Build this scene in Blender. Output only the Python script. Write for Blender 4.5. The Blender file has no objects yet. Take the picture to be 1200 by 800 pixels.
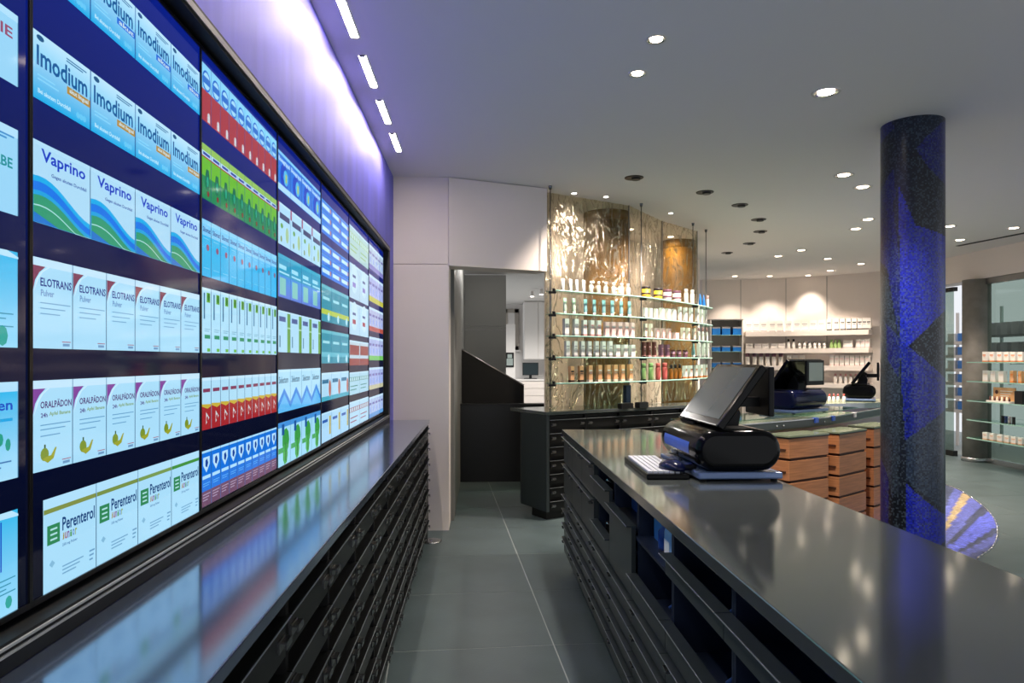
import bpy, math, random
from mathutils import Vector, Matrix
random.seed(7)
scene = bpy.context.scene
COL = scene.collection
R = math.radians

# ---------------------------------------------------------------- camera, world, exposure
EYE = 1.414
YAW = math.atan(38 / 800)
cam_d = bpy.data.cameras.new('camera')
cam_d.lens = 24
cam_d.sensor_width = 36
cam_d.shift_y = 22 / 1200
cam_d.clip_start = 0.02
cam = bpy.data.objects.new('camera', cam_d)
COL.objects.link(cam)
cam.location = (0, 0, EYE)
cam.rotation_euler = (R(90), 0, -YAW)
scene.camera = cam
scene.view_settings.view_transform = 'Standard'
scene.view_settings.look = 'None'
scene.view_settings.gamma = 1
scene.view_settings.use_curve_mapping = False
scene.view_settings.exposure = 1.0
world = bpy.data.worlds.new('evening')
scene.world = world
world.use_nodes = True
world.node_tree.nodes['Background'].inputs[0].default_value = (0.92, 0.95, 1.0, 1)
world.node_tree.nodes['Background'].inputs[1].default_value = 0.48
scene.cycles.max_bounces = 8
scene.cycles.diffuse_bounces = 4
scene.cycles.glossy_bounces = 4
scene.cycles.transparent_max_bounces = 16
scene.cycles.sample_clamp_indirect = 4
scene.cycles.caustics_reflective = False
scene.cycles.caustics_refractive = False
CEIL = 2.934          # ceiling height
TOP = 0.948           # worktop height


def at(px, py, z):
    """plan point at height z that stands in the direction (px, py) of the 1200x800 frame"""
    u = (px - 600) / 800
    t = (z - EYE) / ((422 - py) / 800)
    return Vector((t * (math.sin(YAW) + u * math.cos(YAW)), t * (math.cos(YAW) - u * math.sin(YAW)), z))


def on_line(px, poly):
    """where the direction px meets a plan polyline; also the distance from the eye along the view axis"""
    u = (px - 600) / 800
    d = Vector((math.sin(YAW) + u * math.cos(YAW), math.cos(YAW) - u * math.sin(YAW)))
    best = None
    for a, b in zip(poly[:-1], poly[1:]):
        a = Vector(a[:2]); b = Vector(b[:2]); e = b - a
        den = d.x * e.y - d.y * e.x
        if abs(den) < 1e-9:
            continue
        t = (a.x * e.y - a.y * e.x) / den
        s = (a.x * d.y - a.y * d.x) / den
        if t > 0 and -0.0001 <= s <= 1.0001 and (best is None or t < best[0]):
            best = (t, a + e * s, math.atan2(e.y, e.x))
    return best


def lin(c):
    return tuple((v / 12.92 if v <= 0.04045 else ((v + 0.055) / 1.055) ** 2.4) for v in (x / 255 for x in c))


# ---------------------------------------------------------------- materials
MATS = {}


def mat(name, rgb, rough=0.5, metal=0.0, noise=0.0, nscale=8.0, bump=0.0, bscale=60.0, emit=None, strength=0.0,
        stretch=(1, 1, 1), spec=0.5, alpha=1.0, trans=0.0, ior=1.45):
    if name in MATS:
        return MATS[name]
    m = bpy.data.materials.new(name)
    m.use_nodes = True
    nt = m.node_tree
    b = nt.nodes['Principled BSDF']
    c = lin(rgb)
    b.inputs['Base Color'].default_value = (*c, 1)
    b.inputs['Roughness'].default_value = rough
    b.inputs['Metallic'].default_value = metal
    b.inputs['Specular IOR Level'].default_value = spec
    b.inputs['Alpha'].default_value = alpha
    b.inputs['Transmission Weight'].default_value = trans
    b.inputs['IOR'].default_value = ior
    if emit:
        b.inputs['Emission Color'].default_value = (*lin(emit), 1)
        b.inputs['Emission Strength'].default_value = strength
    if noise or bump:
        tc = nt.nodes.new('ShaderNodeTexCoord')
        mp = nt.nodes.new('ShaderNodeMapping')
        mp.inputs['Scale'].default_value = stretch
        nt.links.new(tc.outputs['Object'], mp.inputs['Vector'])
    if noise:
        n = nt.nodes.new('ShaderNodeTexNoise')
        n.inputs['Scale'].default_value = nscale
        n.inputs['Detail'].default_value = 5
        nt.links.new(mp.outputs[0], n.inputs['Vector'])
        r = nt.nodes.new('ShaderNodeValToRGB')
        r.color_ramp.elements[0].position = 0.3
        r.color_ramp.elements[1].position = 0.7
        r.color_ramp.elements[0].color = (*[v * (1 - noise) for v in c], 1)
        r.color_ramp.elements[1].color = (*[min(1, v * (1 + noise)) for v in c], 1)
        nt.links.new(n.outputs['Fac'], r.inputs[0])
        nt.links.new(r.outputs[0], b.inputs['Base Color'])
    if bump:
        n2 = nt.nodes.new('ShaderNodeTexNoise')
        n2.inputs['Scale'].default_value = bscale
        n2.inputs['Detail'].default_value = 4
        nt.links.new(mp.outputs[0], n2.inputs['Vector'])
        bp = nt.nodes.new('ShaderNodeBump')
        bp.inputs['Strength'].default_value = bump
        bp.inputs['Distance'].default_value = 0.01
        nt.links.new(n2.outputs['Fac'], bp.inputs['Height'])
        nt.links.new(bp.outputs[0], b.inputs['Normal'])
    MATS[name] = m
    return m


def attr_mat(name, rough, emission=0.0, metal=0.0, spec=0.5):
    """colour comes from the mesh's own colour attribute (print, mosaic stones, screen picture)"""
    m = bpy.data.materials.new(name)
    m.use_nodes = True
    nt = m.node_tree
    b = nt.nodes['Principled BSDF']
    a = nt.nodes.new('ShaderNodeAttribute')
    a.attribute_name = 'col'
    b.inputs['Roughness'].default_value = rough
    b.inputs['Metallic'].default_value = metal
    b.inputs['Specular IOR Level'].default_value = spec
    if emission:
        b.inputs['Base Color'].default_value = (0.004, 0.004, 0.005, 1)
        nt.links.new(a.outputs['Color'], b.inputs['Emission Color'])
        b.inputs['Emission Strength'].default_value = emission
    else:
        nt.links.new(a.outputs['Color'], b.inputs['Base Color'])
    MATS[name] = m
    return m


def clear_glass(name, tint, refl=0.12, rough=0.02):
    m = bpy.data.materials.new(name)
    m.use_nodes = True
    nt = m.node_tree
    nt.nodes.clear()
    out = nt.nodes.new('ShaderNodeOutputMaterial')
    mix = nt.nodes.new('ShaderNodeMixShader')
    tr = nt.nodes.new('ShaderNodeBsdfTransparent')
    gl = nt.nodes.new('ShaderNodeBsdfGlossy')
    fr = nt.nodes.new('ShaderNodeLayerWeight')
    fr.inputs['Blend'].default_value = 0.5
    pw = nt.nodes.new('ShaderNodeMath')
    pw.operation = 'POWER'
    pw.inputs[1].default_value = 4.0
    ad = nt.nodes.new('ShaderNodeMath')
    ad.operation = 'MULTIPLY_ADD'
    ad.inputs[1].default_value = 0.6
    ad.inputs[2].default_value = refl
    tr.inputs[0].default_value = (*lin(tint), 1)
    gl.inputs['Color'].default_value = (0.9, 0.95, 0.93, 1)
    gl.inputs['Roughness'].default_value = rough
    nt.links.new(fr.outputs['Facing'], pw.inputs[0])
    nt.links.new(pw.outputs[0], ad.inputs[0])
    nt.links.new(ad.outputs[0], mix.inputs[0])
    nt.links.new(tr.outputs[0], mix.inputs[1])
    nt.links.new(gl.outputs[0], mix.inputs[2])
    nt.links.new(mix.outputs[0], out.inputs[0])
    MATS[name] = m
    return m


def resin_panel():
    """wavy, half-clear amber resin sheet"""
    m = bpy.data.materials.new('wavy_resin')
    m.use_nodes = True
    nt = m.node_tree
    nt.nodes.clear()
    out = nt.nodes.new('ShaderNodeOutputMaterial')
    mix = nt.nodes.new('ShaderNodeMixShader')
    tr = nt.nodes.new('ShaderNodeBsdfTransparent')
    tr.inputs[0].default_value = (0.96, 0.94, 0.87, 1)
    p = nt.nodes.new('ShaderNodeBsdfPrincipled')
    p.inputs['Base Color'].default_value = (*lin((214, 206, 188)), 1)
    p.inputs['Roughness'].default_value = 0.16
    p.inputs['Metallic'].default_value = 0.85
    tc = nt.nodes.new('ShaderNodeTexCoord')
    mp = nt.nodes.new('ShaderNodeMapping')
    mp.inputs['Scale'].default_value = (1, 1, 0.35)
    n = nt.nodes.new('ShaderNodeTexNoise')
    n.inputs['Scale'].default_value = 4.5
    n.inputs['Detail'].default_value = 3
    n.inputs['Distortion'].default_value = 3.0
    bp = nt.nodes.new('ShaderNodeBump')
    bp.inputs['Strength'].default_value = 1.0
    bp.inputs['Distance'].default_value = 0.09
    rp = nt.nodes.new('ShaderNodeMapRange')
    sb = nt.nodes.new('ShaderNodeMath')
    sb.operation = 'SUBTRACT'
    sb.inputs[1].default_value = 0.5
    ab = nt.nodes.new('ShaderNodeMath')
    ab.operation = 'ABSOLUTE'
    nt.links.new(n.outputs['Fac'], sb.inputs[0])
    nt.links.new(sb.outputs[0], ab.inputs[0])
    rp.inputs['From Min'].default_value = 0.0
    rp.inputs['From Max'].default_value = 0.035
    rp.inputs['To Min'].default_value = 0.62
    rp.inputs['To Max'].default_value = 0.12
    nt.links.new(tc.outputs['Object'], mp.inputs[0])
    nt.links.new(mp.outputs[0], n.inputs['Vector'])
    nt.links.new(n.outputs['Fac'], bp.inputs['Height'])
    nt.links.new(ab.outputs[0], rp.inputs[0])
    nt.links.new(bp.outputs[0], p.inputs['Normal'])
    nt.links.new(rp.outputs[0], mix.inputs[0])
    nt.links.new(tr.outputs[0], mix.inputs[1])
    nt.links.new(p.outputs[0], mix.inputs[2])
    nt.links.new(mix.outputs[0], out.inputs[0])
    MATS['wavy_resin'] = m
    return m


def wood_mat(name, rgb):
    m = mat(name, rgb, 0.35, noise=0.22, nscale=5, stretch=(1, 1, 18))
    return m


# ---------------------------------------------------------------- mesh builder
class MB:
    def __init__(s):
        s.v = []; s.f = []; s.m = []; s.c = []; s.sm = []

    def face(s, pts, mi=0, col=None, smooth=False):
        i = len(s.v)
        s.v += [tuple(p) for p in pts]
        s.f.append(tuple(range(i, i + len(pts))))
        s.m.append(mi); s.c.append(col); s.sm.append(smooth)

    def poly(s, verts, faces, mi=0, col=None, smooth=False):
        i = len(s.v)
        s.v += [tuple(p) for p in verts]
        for f in faces:
            s.f.append(tuple(i + k for k in f))
            s.m.append(mi); s.c.append(col); s.sm.append(smooth)

    def box(s, x0, x1, y0, y1, z0, z1, mi=0, col=None, M=None):
        v = [Vector(p) for p in ((x0, y0, z0), (x1, y0, z0), (x1, y1, z0), (x0, y1, z0),
                                 (x0, y0, z1), (x1, y0, z1), (x1, y1, z1), (x0, y1, z1))]
        if M is not None:
            v = [M @ p for p in v]
        s.poly(v, [(0, 3, 2, 1), (4, 5, 6, 7), (0, 1, 5, 4), (1, 2, 6, 5), (2, 3, 7, 6), (3, 0, 4, 7)], mi, col)
        return s

    def prism(s, plan, z0, z1, mi=0, col=None, smooth=False, M=None):
        """plan outline (x, y) counter-clockwise, extruded from z0 to z1"""
        n = len(plan)
        v = [Vector((p[0], p[1], z0)) for p in plan] + [Vector((p[0], p[1], z1)) for p in plan]
        if M is not None:
            v = [M @ p for p in v]
        i = len(s.v)
        s.v += [tuple(p) for p in v]
        s.f.append(tuple(i + k for k in reversed(range(n)))); s.m.append(mi); s.c.append(col); s.sm.append(False)
        s.f.append(tuple(i + n + k for k in range(n))); s.m.append(mi); s.c.append(col); s.sm.append(False)
        for k in range(n):
            s.f.append((i + k, i + (k + 1) % n, i + n + (k + 1) % n, i + n + k))
            s.m.append(mi); s.c.append(col); s.sm.append(smooth)
        return s

    def lathe(s, prof, seg=16, mi=0, M=None, caps=True):
        """prof: list of (radius, z, [material])"""
        i = len(s.v)
        for r, z in [(p[0], p[1]) for p in prof]:
            for k in range(seg):
                a = 2 * math.pi * k / seg
                p = Vector((r * math.cos(a), r * math.sin(a), z))
                s.v.append(tuple(M @ p if M is not None else p))
        for j in range(len(prof) - 1):
            mm = prof[j][2] if len(prof[j]) > 2 else mi
            for k in range(seg):
                s.f.append((i + j * seg + k, i + j * seg + (k + 1) % seg, i + (j + 1) * seg + (k + 1) % seg, i + (j + 1) * seg + k))
                s.m.append(mm); s.c.append(None); s.sm.append(True)
        if caps:
            s.f.append(tuple(i + k for k in reversed(range(seg)))); s.m.append(prof[0][2] if len(prof[0]) > 2 else mi); s.c.append(None); s.sm.append(False)
            e = i + (len(prof) - 1) * seg
            s.f.append(tuple(e + k for k in range(seg))); s.m.append(prof[-2][2] if len(prof[-2]) > 2 else mi); s.c.append(None); s.sm.append(False)
        return s

    def tube(s, a, b, r, seg=10, mi=0):
        a = Vector(a); b = Vector(b); d = b - a
        q = d.to_track_quat('Z', 'Y').to_matrix().to_4x4()
        return s.lathe([(r, 0), (r, d.length)], seg, mi, Matrix.Translation(a) @ q)

    def path(s, pts, r, seg=8, mi=0):
        for a, b in zip(pts[:-1], pts[1:]):
            s.tube(a, b, r, seg, mi)
        return s

    def wall(s, plan, th, z0, z1, mi=0):
        """open plan polyline thickened to its left by th"""
        return s.prism(thick(plan, th), z0, z1, mi)

    def mesh(s, name, mats):
        me = bpy.data.meshes.new(name)
        me.from_pydata(s.v, [], s.f)
        for m in mats:
            me.materials.append(MATS[m] if isinstance(m, str) else m)
        me.polygons.foreach_set('material_index', s.m)
        me.polygons.foreach_set('use_smooth', s.sm)
        if any(c is not None for c in s.c):
            ca = me.color_attributes.new('col', 'FLOAT_COLOR', 'CORNER')
            flat = []
            for f, c in zip(s.f, s.c):
                if c is None:
                    c = (0, 0, 0)
                if isinstance(c[0], (tuple, list)):
                    for cc in c:
                        flat += [*cc, 1]
                else:
                    flat += [*c, 1] * len(f)
            ca.data.foreach_set('color', flat)
        me.update()
        return me


def offset(plan, d):
    """polyline moved to its left by d"""
    out = []
    n = len(plan)
    for i in range(n):
        a = Vector(plan[max(0, i - 1)][:2]); b = Vector(plan[i][:2]); c = Vector(plan[min(n - 1, i + 1)][:2])
        t = Vector((0, 0))
        if i > 0:
            t += (b - a).normalized()
        if i < n - 1:
            t += (c - b).normalized()
        t.normalize()
        out.append((b.x - t.y * d, b.y + t.x * d))
    return out


def thick(plan, th):
    p = [tuple(q[:2]) for q in plan]
    o = offset(p, th)
    ring = p + o[::-1]
    ar = sum(ring[i][0] * ring[(i + 1) % len(ring)][1] - ring[(i + 1) % len(ring)][0] * ring[i][1] for i in range(len(ring)))
    return ring if ar > 0 else ring[::-1]


def smooth_curve(pts, n=6):
    """Catmull-Rom through plan points"""
    P = [Vector(p[:2]) for p in pts]
    P = [P[0] * 2 - P[1]] + P + [P[-1] * 2 - P[-2]]
    out = []
    for i in range(1, len(P) - 2):
        for k in range(n):
            t = k / n
            a, b, c, d = P[i - 1], P[i], P[i + 1], P[i + 2]
            out.append(0.5 * ((2 * b) + (c - a) * t + (2 * a - 5 * b + 4 * c - d) * t * t + (3 * b - a - 3 * c + d) * t ** 3))
    out.append(P[-2])
    return [tuple(q) for q in out]


def tag(o, label=None, cat=None, group=None, kind=None):
    if label: o['label'] = label
    if cat: o['category'] = cat
    if group: o['group'] = group
    if kind: o['kind'] = kind
    return o


def link(name, me, parent=None, loc=(0, 0, 0), rz=0.0):
    o = bpy.data.objects.new(name, me)
    COL.objects.link(o)
    o.location = loc
    o.rotation_euler = (0, 0, rz)
    o.parent = parent
    return o


def obj(name, mb, mats, parent=None, loc=(0, 0, 0), rz=0.0):
    if isinstance(mats, str):
        mats = [mats]
    return link(name, mb.mesh(name, mats), parent, loc, rz)


def thing(name, label, cat, loc=(0, 0, 0), rz=0.0, group=None):
    o = link(name, None, None, loc, rz)
    o.empty_display_size = 0.1
    return tag(o, label, cat, group)


def struct(name, mb, mats, label=None, cat=None, parent=None):
    o = obj(name, mb, mats, parent)
    if parent is None:
        tag(o, label, cat, None, 'structure')
    return o


def bevel(o, w, seg=2):
    b = o.modifiers.new('bevel', 'BEVEL')
    b.width = w
    b.segments = seg
    b.limit_method = 'ANGLE'
    return o


ORD = ['first', 'second', 'third', 'fourth', 'fifth', 'sixth', 'seventh', 'eighth', 'ninth', 'tenth', 'eleventh', 'twelfth',
       'thirteenth', 'fourteenth', 'fifteenth', 'sixteenth', 'seventeenth', 'eighteenth', 'nineteenth', 'twentieth'] + \
      ['twenty-' + w for w in ('first', 'second', 'third', 'fourth', 'fifth', 'sixth', 'seventh', 'eighth', 'ninth')] + \
      ['thirtieth'] + ['thirty-' + w for w in ('first', 'second', 'third', 'fourth', 'fifth')]

# palette
mat('slate_tile', (72, 85, 87), 0.42, noise=0.16, nscale=3.0, bump=0.06, bscale=90)
mat('grout', (150, 156, 154), 0.8)
mat('ceiling_paint', (232, 228, 226), 0.9)
mat('white_wall', (226, 222, 218), 0.75)
mat('warm_white_wall', (232, 222, 214), 0.7)
mat('grey_panel', (116, 118, 116), 0.6)
mat('violet_plaster', (116, 114, 222), 0.55, noise=0.12, nscale=2.5, stretch=(1, 3, 0.5), bump=0.05, bscale=12)
mat('black_lacquer', (16, 16, 17), 0.28)
mat('black_matt', (10, 10, 11), 0.55)
mat('drawer_black', (20, 21, 21), 0.34, spec=0.35)
mat('drawer_grey', (46, 54, 56), 0.34)
mat('drawer_line', (138, 144, 146), 0.35)
mat('pale_line', (196, 196, 194), 0.4)
mat('handle_steel', (112, 114, 116), 0.25, 0.85)
mat('worktop_black', (142, 158, 184), 0.13, 0.85, noise=0.06, nscale=2.0)
mat('worktop_grey', (120, 127, 126), 0.10, 0.7, noise=0.08, nscale=2.0)
mat('worktop_navy', (18, 26, 38), 0.4)
mat('navy_inside', (20, 32, 52), 0.45)
mat('blue_panel', (48, 74, 128), 0.3)
mat('steel', (176, 178, 180), 0.25, 0.95)
mat('alu', (150, 148, 146), 0.35, 0.9)
mat('pos_black', (7, 7, 8), 0.14, spec=0.2)
mat('pos_matt', (14, 14, 15), 0.4, spec=0.25)
mat('pos_blue', (12, 18, 52), 0.18, spec=0.3)
mat('plate_blue', (112, 132, 170), 0.25, 0.3)
mat('dead_screen', (50, 60, 64), 0.22, spec=0.12)
mat('pale_screen', (150, 162, 158), 0.2)
mat('key_white', (206, 208, 214), 0.45)
mat('sticker_blue', (60, 96, 190), 0.4)
mat('paper', (240, 240, 238), 0.7)
wood_mat('cherry_wood', (182, 122, 80))
mat('wood_dark', (70, 40, 24), 0.6)
mat('green_glass_edge', (150, 190, 176), 0.12)
mat('glass_top_green', (128, 138, 112), 0.15)
mat('olive_fabric', (120, 84, 16), 0.6, noise=0.35, nscale=6, bump=0.3, bscale=10)
mat('concrete', (142, 138, 131), 0.8, noise=0.2, nscale=5, bump=0.2, bscale=25)
mat('chrome', (220, 220, 222), 0.12, 1.0)
mat('lamp_hot', (255, 255, 255), 0.4, emit=(255, 244, 230), strength=9)
mat('lamp_small', (255, 255, 255), 0.4, emit=(255, 232, 205), strength=6)
mat('lamp_off', (24, 22, 20), 0.4)
mat('tube_glow', (255, 255, 255), 0.4, emit=(255, 238, 222), strength=62)
clear_glass('shelf_glass', (218, 236, 230), 0.10)
clear_glass('facade_glass', (198, 208, 202), 0.03)
resin_panel()
attr_mat('screen_picture', 0.07, emission=0.5, spec=0.24)
attr_mat('mosaic', 0.3)
attr_mat('print', 0.45)

# ================================================================ THE ROOM
# floor: slab of grout and single slate tiles, laid a little askew to the counters
m = MB().box(-1.6, 9.5, -1.2, 17.5, -0.12, -0.0012)
floor = struct('floor', m, 'grout', 'grey slate tiled floor running between the counters', 'floor')
TA = R(3.34)
tile_me = MB().box(-0.3972, 0.3972, -0.3972, 0.3972, -0.012, 0.0).mesh('floor_tile', ['slate_tile'])
t0 = at(623.5, 692, 0)
for i in range(-4, 14):
    for j in range(-6, 17):
        dx, dy = (i + 0.5) * 0.8, (j + 0.5) * 0.8
        x = t0.x + dx * math.cos(TA) - dy * math.sin(TA)
        y = t0.y + dx * math.sin(TA) + dy * math.cos(TA)
        if -1.1 < x < 7.3 and 0.2 < y < 13.2:
            link('floor_tile', tile_me, floor, (x, y, 0), TA)

m = MB().box(-0.95, 7.3, -1.2, 14.2, CEIL, CEIL + 0.12)
ceiling = struct('ceiling', m, 'ceiling_paint', 'smooth pale ceiling over the shop floor', 'ceiling')
# narrow air slot in the ceiling towards the shop front
a, b = at(1122, 288, CEIL), at(1215, 270, CEIL)
s = MB(); d = (b - a).normalized(); n_ = Vector((-d.y, d.x, 0)) * 0.03
s.prism([(a + n_).xy, (a - n_).xy, (b - n_).xy, (b + n_).xy], CEIL - 0.006, CEIL + 0.001)
struct('air_slot', s, 'black_matt', parent=ceiling)

WX = -0.714            # face of the screen wall
SX = -0.738            # face of the screens
SZ0, SZ1 = EYE - 0.407, EYE + 0.832
SY1 = 5.263
PITCH = 0.6845
m = MB()
m.box(-0.95, WX, -1.2, 5.70, SZ1 + 0.05, CEIL)
m.box(-0.95, WX, -1.2, 5.70, 0, SZ0 - 0.045)
m.box(-0.95, WX, 5.345, 5.70, SZ0 - 0.045, SZ1 + 0.05)
m.box(-0.95, -0.80, -1.2, 5.345, SZ0 - 0.045, SZ1 + 0.05)
struct('wall_left', m, 'violet_plaster', 'violet polished plaster wall around the video screens', 'wall')

# white wall slab at the end of the aisle, its side return and the canted header over the passage
P1 = at(461, 207, CEIL); P2 = at(526, 207, CEIL); P3 = at(641, 220, CEIL)
HB = EYE + 0.785
m = MB()
m.box(P1.x - 0.02, P2.x, P1.y, P1.y + 0.34, 0, HB + 0.01)
m.box(P1.x - 0.02, P2.x, P1.y, P1.y + 0.34, HB + 0.014, CEIL)
struct('wall_end', m, 'warm_white_wall', 'white wall slab closing the end of the aisle', 'wall')
m = MB()
m.prism(thick([P2.xy, P3.xy], 0.22), HB, CEIL - 0.006)
struct('wall_header', m, 'warm_white_wall', 'white canted header over the passage to the back office', 'wall')
m = MB().box(P2.x, P2.x + 0.03, P1.y + 0.34, 8.2, 0, 2.69)
m.box(P2.x, P2.x + 0.03, 8.2, 10.4, 0, 2.69)
struct('wall_passage', m, 'grey_panel', 'grey panelled side wall inside the passage', 'wall')

# back office seen through the opening
m = MB()
m.prism([(-0.32, 6.05), (0.58, 6.35), (0.78, 7.6), (1.73, 8.47), (2.6, 9.5), (3.2, 10.1), (3.2, 16.2), (-0.32, 16.2)], 2.72, 2.80)
struct('ceiling_office', m, 'white_wall', 'lower white ceiling of the back office', 'ceiling')
m = MB().box(-0.30, 3.2, 15.95, 16.1, 0, 2.72)
m.box(2.6, 2.75, 9.9, 15.95, 0, 2.72)
struct('wall_office', m, 'white_wall', 'white far wall of the back office', 'wall')

# hall: curved back wall
bw = [at(823, 327.5, CEIL), at(850, 327.5, CEIL), at(900, 326.5, CEIL), at(960, 323.5, CEIL), at(1030, 318, CEIL)]
bwp = smooth_curve([p.xy for p in bw] + [(7.02, 10.95), (7.06, 10.42)], 5)
m = MB().wall(bwp, 0.2, 0, CEIL)
struct('wall_back', m, 'warm_white_wall', 'curved white back wall behind the lit product ledges', 'wall')
# wall joints
k = 0
for px in (868, 921, 969):
    t, p, ang = on_line(px, bwp)
    s = MB().box(-0.004, 0.004, -0.006, 0.002, 1.7, CEIL - 0.01)
    struct('trim_%d' % (k + 1), s, 'grey_panel', 'thin vertical joint, %s from left, in the curved back wall' % ORD[k], 'trim')
    o = bpy.data.objects['trim_%d' % (k + 1)]
    o.location = (p.x, p.y, 0); o.rotation_euler = (0, 0, ang)
    k += 1
# wall behind the resin panels
back_plan = [(0.80, 7.50), (1.75, 8.35), (2.55, 9.35), (3.3, 10.1)]
m = MB().wall(back_plan, 0.12, 0, CEIL)
struct('wall_shelf', m, 'warm_white_wall', 'pale wall standing behind the wavy amber panels', 'wall')

# shop front on the right: bulkhead, glass, door
FX = 7.0
m = MB().box(FX - 0.06, FX + 0.25, 4.0, 10.45, EYE + 1.13, CEIL)
struct('wall_bulkhead', m, 'warm_white_wall', 'pale bulkhead above the glass shop front', 'wall')
w = thing('window_1', 'large frameless glass pane of the shop front right of concrete pillar', 'window')
w['kind'] = 'structure'
m = MB().box(FX, FX + 0.012, 5.2, 9.32, 0.07, EYE + 1.13)
obj('pane', m, 'facade_glass', w)
m = MB().box(FX - 0.02, FX + 0.04, 5.2, 9.32, 0, 0.07)
obj('sill', m, 'steel', w)
m = MB().box(FX - 0.03, FX + 0.03, 5.2, 9.45, EYE + 1.05, EYE + 1.13)
obj('head_rail', m, 'alu', w)
d1 = thing('door_1', 'glass door with pale frame left of the concrete pillar', 'door')
d1['kind'] = 'structure'
m = MB().box(FX, FX + 0.012, 9.78, 10.30, 0.08, EYE + 1.02)
obj('pane', m, 'facade_glass', d1)
m = MB()
m.box(FX - 0.03, FX + 0.04, 10.26, 10.36, 0, EYE + 1.08)
obj('jamb', m, 'warm_white_wall', d1)
m = MB().box(FX - 0.03, FX + 0.04, 9.74, 10.36, EYE + 1.02, EYE + 1.08)
obj('head', m, 'drawer_black', d1)
m = MB().box(FX - 0.03, FX + 0.04, 9.74, 10.36, 0.0, 0.08)
obj('threshold', m, 'drawer_black', d1)
# pavement seen beyond the glass belongs to the slab

# skirting between worktop and screens with its two steel lines
m = MB().box(SX - 0.03, WX + 0.012, -1.0, 5.345, TOP, SZ0 - 0.012)
sk = struct('trim_4', m, 'black_matt', 'black upstand between the wall worktop and the screens', 'trim')
for z in (SZ0 - 0.03, SZ0 - 0.019):
    struct('steel_line', MB().box(WX + 0.010, WX + 0.016, -1.0, 5.36, z - 0.002, z + 0.002), 'pale_line', parent=sk)
m = MB()
m.box(WX - 0.03, WX + 0.014, -1.0, 5.375, SZ1 + 0.012, SZ1 + 0.052)
m.box(WX - 0.03, WX + 0.014, 5.31, 5.375, TOP, SZ1 + 0.052)
sk2 = struct('trim_5', m, 'black_matt', 'black frame around the wall of screens', 'trim')
struct('aluminium_strip', MB().box(WX + 0.012, WX + 0.018, -1.0, 5.36, SZ1 + 0.022, SZ1 + 0.040), 'alu', parent=sk2)

# ================================================================ VIDEO WALL
_font = {}


def glyphs(txt):
    if txt not in _font:
        c = bpy.data.curves.new('t', 'FONT')
        c.body = txt
        c.size = 1.0
        c.resolution_u = 2
        c.offset = 0.022
        o = bpy.data.objects.new('t', c)
        COL.objects.link(o)
        dg = bpy.context.evaluated_depsgraph_get()
        me = bpy.data.meshes.new_from_object(o.evaluated_get(dg))
        v = [(q.co.x, q.co.y) for q in me.vertices]
        f = [tuple(p.vertices) for p in me.polygons]
        bpy.data.objects.remove(o)
        bpy.data.curves.remove(c)
        bpy.data.meshes.remove(me)
        x0 = min(p[0] for p in v); x1 = max(p[0] for p in v)
        y0 = min(p[1] for p in v); y1 = max(p[1] for p in v)
        _font[txt] = ([((p[0] - x0) / (x1 - x0), (p[1] - y0) / (y1 - y0)) for p in v], f)
    return _font[txt]


def tint(c):
    r, g, b = lin(c)
    return (r * 0.72, g * 0.94, min(1.0, b * 1.08))


class Pic:
    """flat picture on one screen; coordinates: s metres from the screen's near edge, z metres from eye height"""
    def __init__(self, y0):
        self.mb = MB(); self.y0 = y0

    def P(self, s, z, l):
        return (SX + 0.0006 + 0.0004 * l, self.y0 + s, EYE + z)

    def rect(self, s0, s1, z0, z1, col, l=1, top=None, right=None):
        c = tint(col)
        if top is not None:
            t = tint(top); cc = (c, c, t, t)
        elif right is not None:
            t = tint(right); cc = (c, t, t, c)
        else:
            cc = c
        self.mb.face([self.P(s0, z0, l), self.P(s1, z0, l), self.P(s1, z1, l), self.P(s0, z1, l)], 0, cc)

    def poly(self, pts, col, l=2):
        self.mb.face([self.P(a, b, l) for a, b in pts], 0, tint(col))

    def disc(self, s, z, r, col, l=2, n=14, sy=1.0):
        self.poly([(s + r * math.cos(2 * math.pi * k / n), z + r * sy * math.sin(2 * math.pi * k / n)) for k in range(n)], col, l)

    def text(self, txt, s0, s1, z0, z1, col, l=4, up=False):
        v, f = glyphs(txt)
        if up:                                   # reads upwards
            pts = [self.P(s1 - b * (s1 - s0), z0 + a * (z1 - z0), l) for a, b in v]
        else:
            pts = [self.P(s0 + a * (s1 - s0), z0 + b * (z1 - z0), l) for a, b in v]
        self.mb.poly(pts, f, 0, tint(col))

    def band(self, s0, s1, lo, hi, col, l=2, n=10):
        """wavy stripe; lo and hi are functions of 0..1"""
        for k in range(n):
            a, b = k / n, (k + 1) / n
            sa, sb = s0 + a * (s1 - s0), s0 + b * (s1 - s0)
            self.poly([(sa, lo(a)), (sb, lo(b)), (sb, hi(b)), (sa, hi(a))], col, l)

    def lines(self, s0, s1, zs, h, col, l=3):
        for i, z in enumerate(zs):
            self.rect(s0, s0 + (s1 - s0) * (1 - 0.18 * (i % 3)), z, z + h, col, l)


NAVY = (8, 22, 92)
PALE = (190, 228, 244)
ROWS = [(0.645, 0.757), (0.436, 0.549), (0.230, 0.367), (0.020, 0.172), (-0.187, -0.034), (-0.397, -0.237)]


def box_face(p, a, b, z0, z1, base=PALE, top=(222, 238, 246), lid=0.1, side=True):
    p.rect(a + 0.001, b - 0.001, z0, z1, base, 1)
    h = (z1 - z0) * lid
    p.rect(a + 0.001, b - 0.001, z1 - h, z1, top, 2)
    if side:
        p.rect(b - 0.0018, b, z0, z1, (70, 110, 140), 3)


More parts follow.
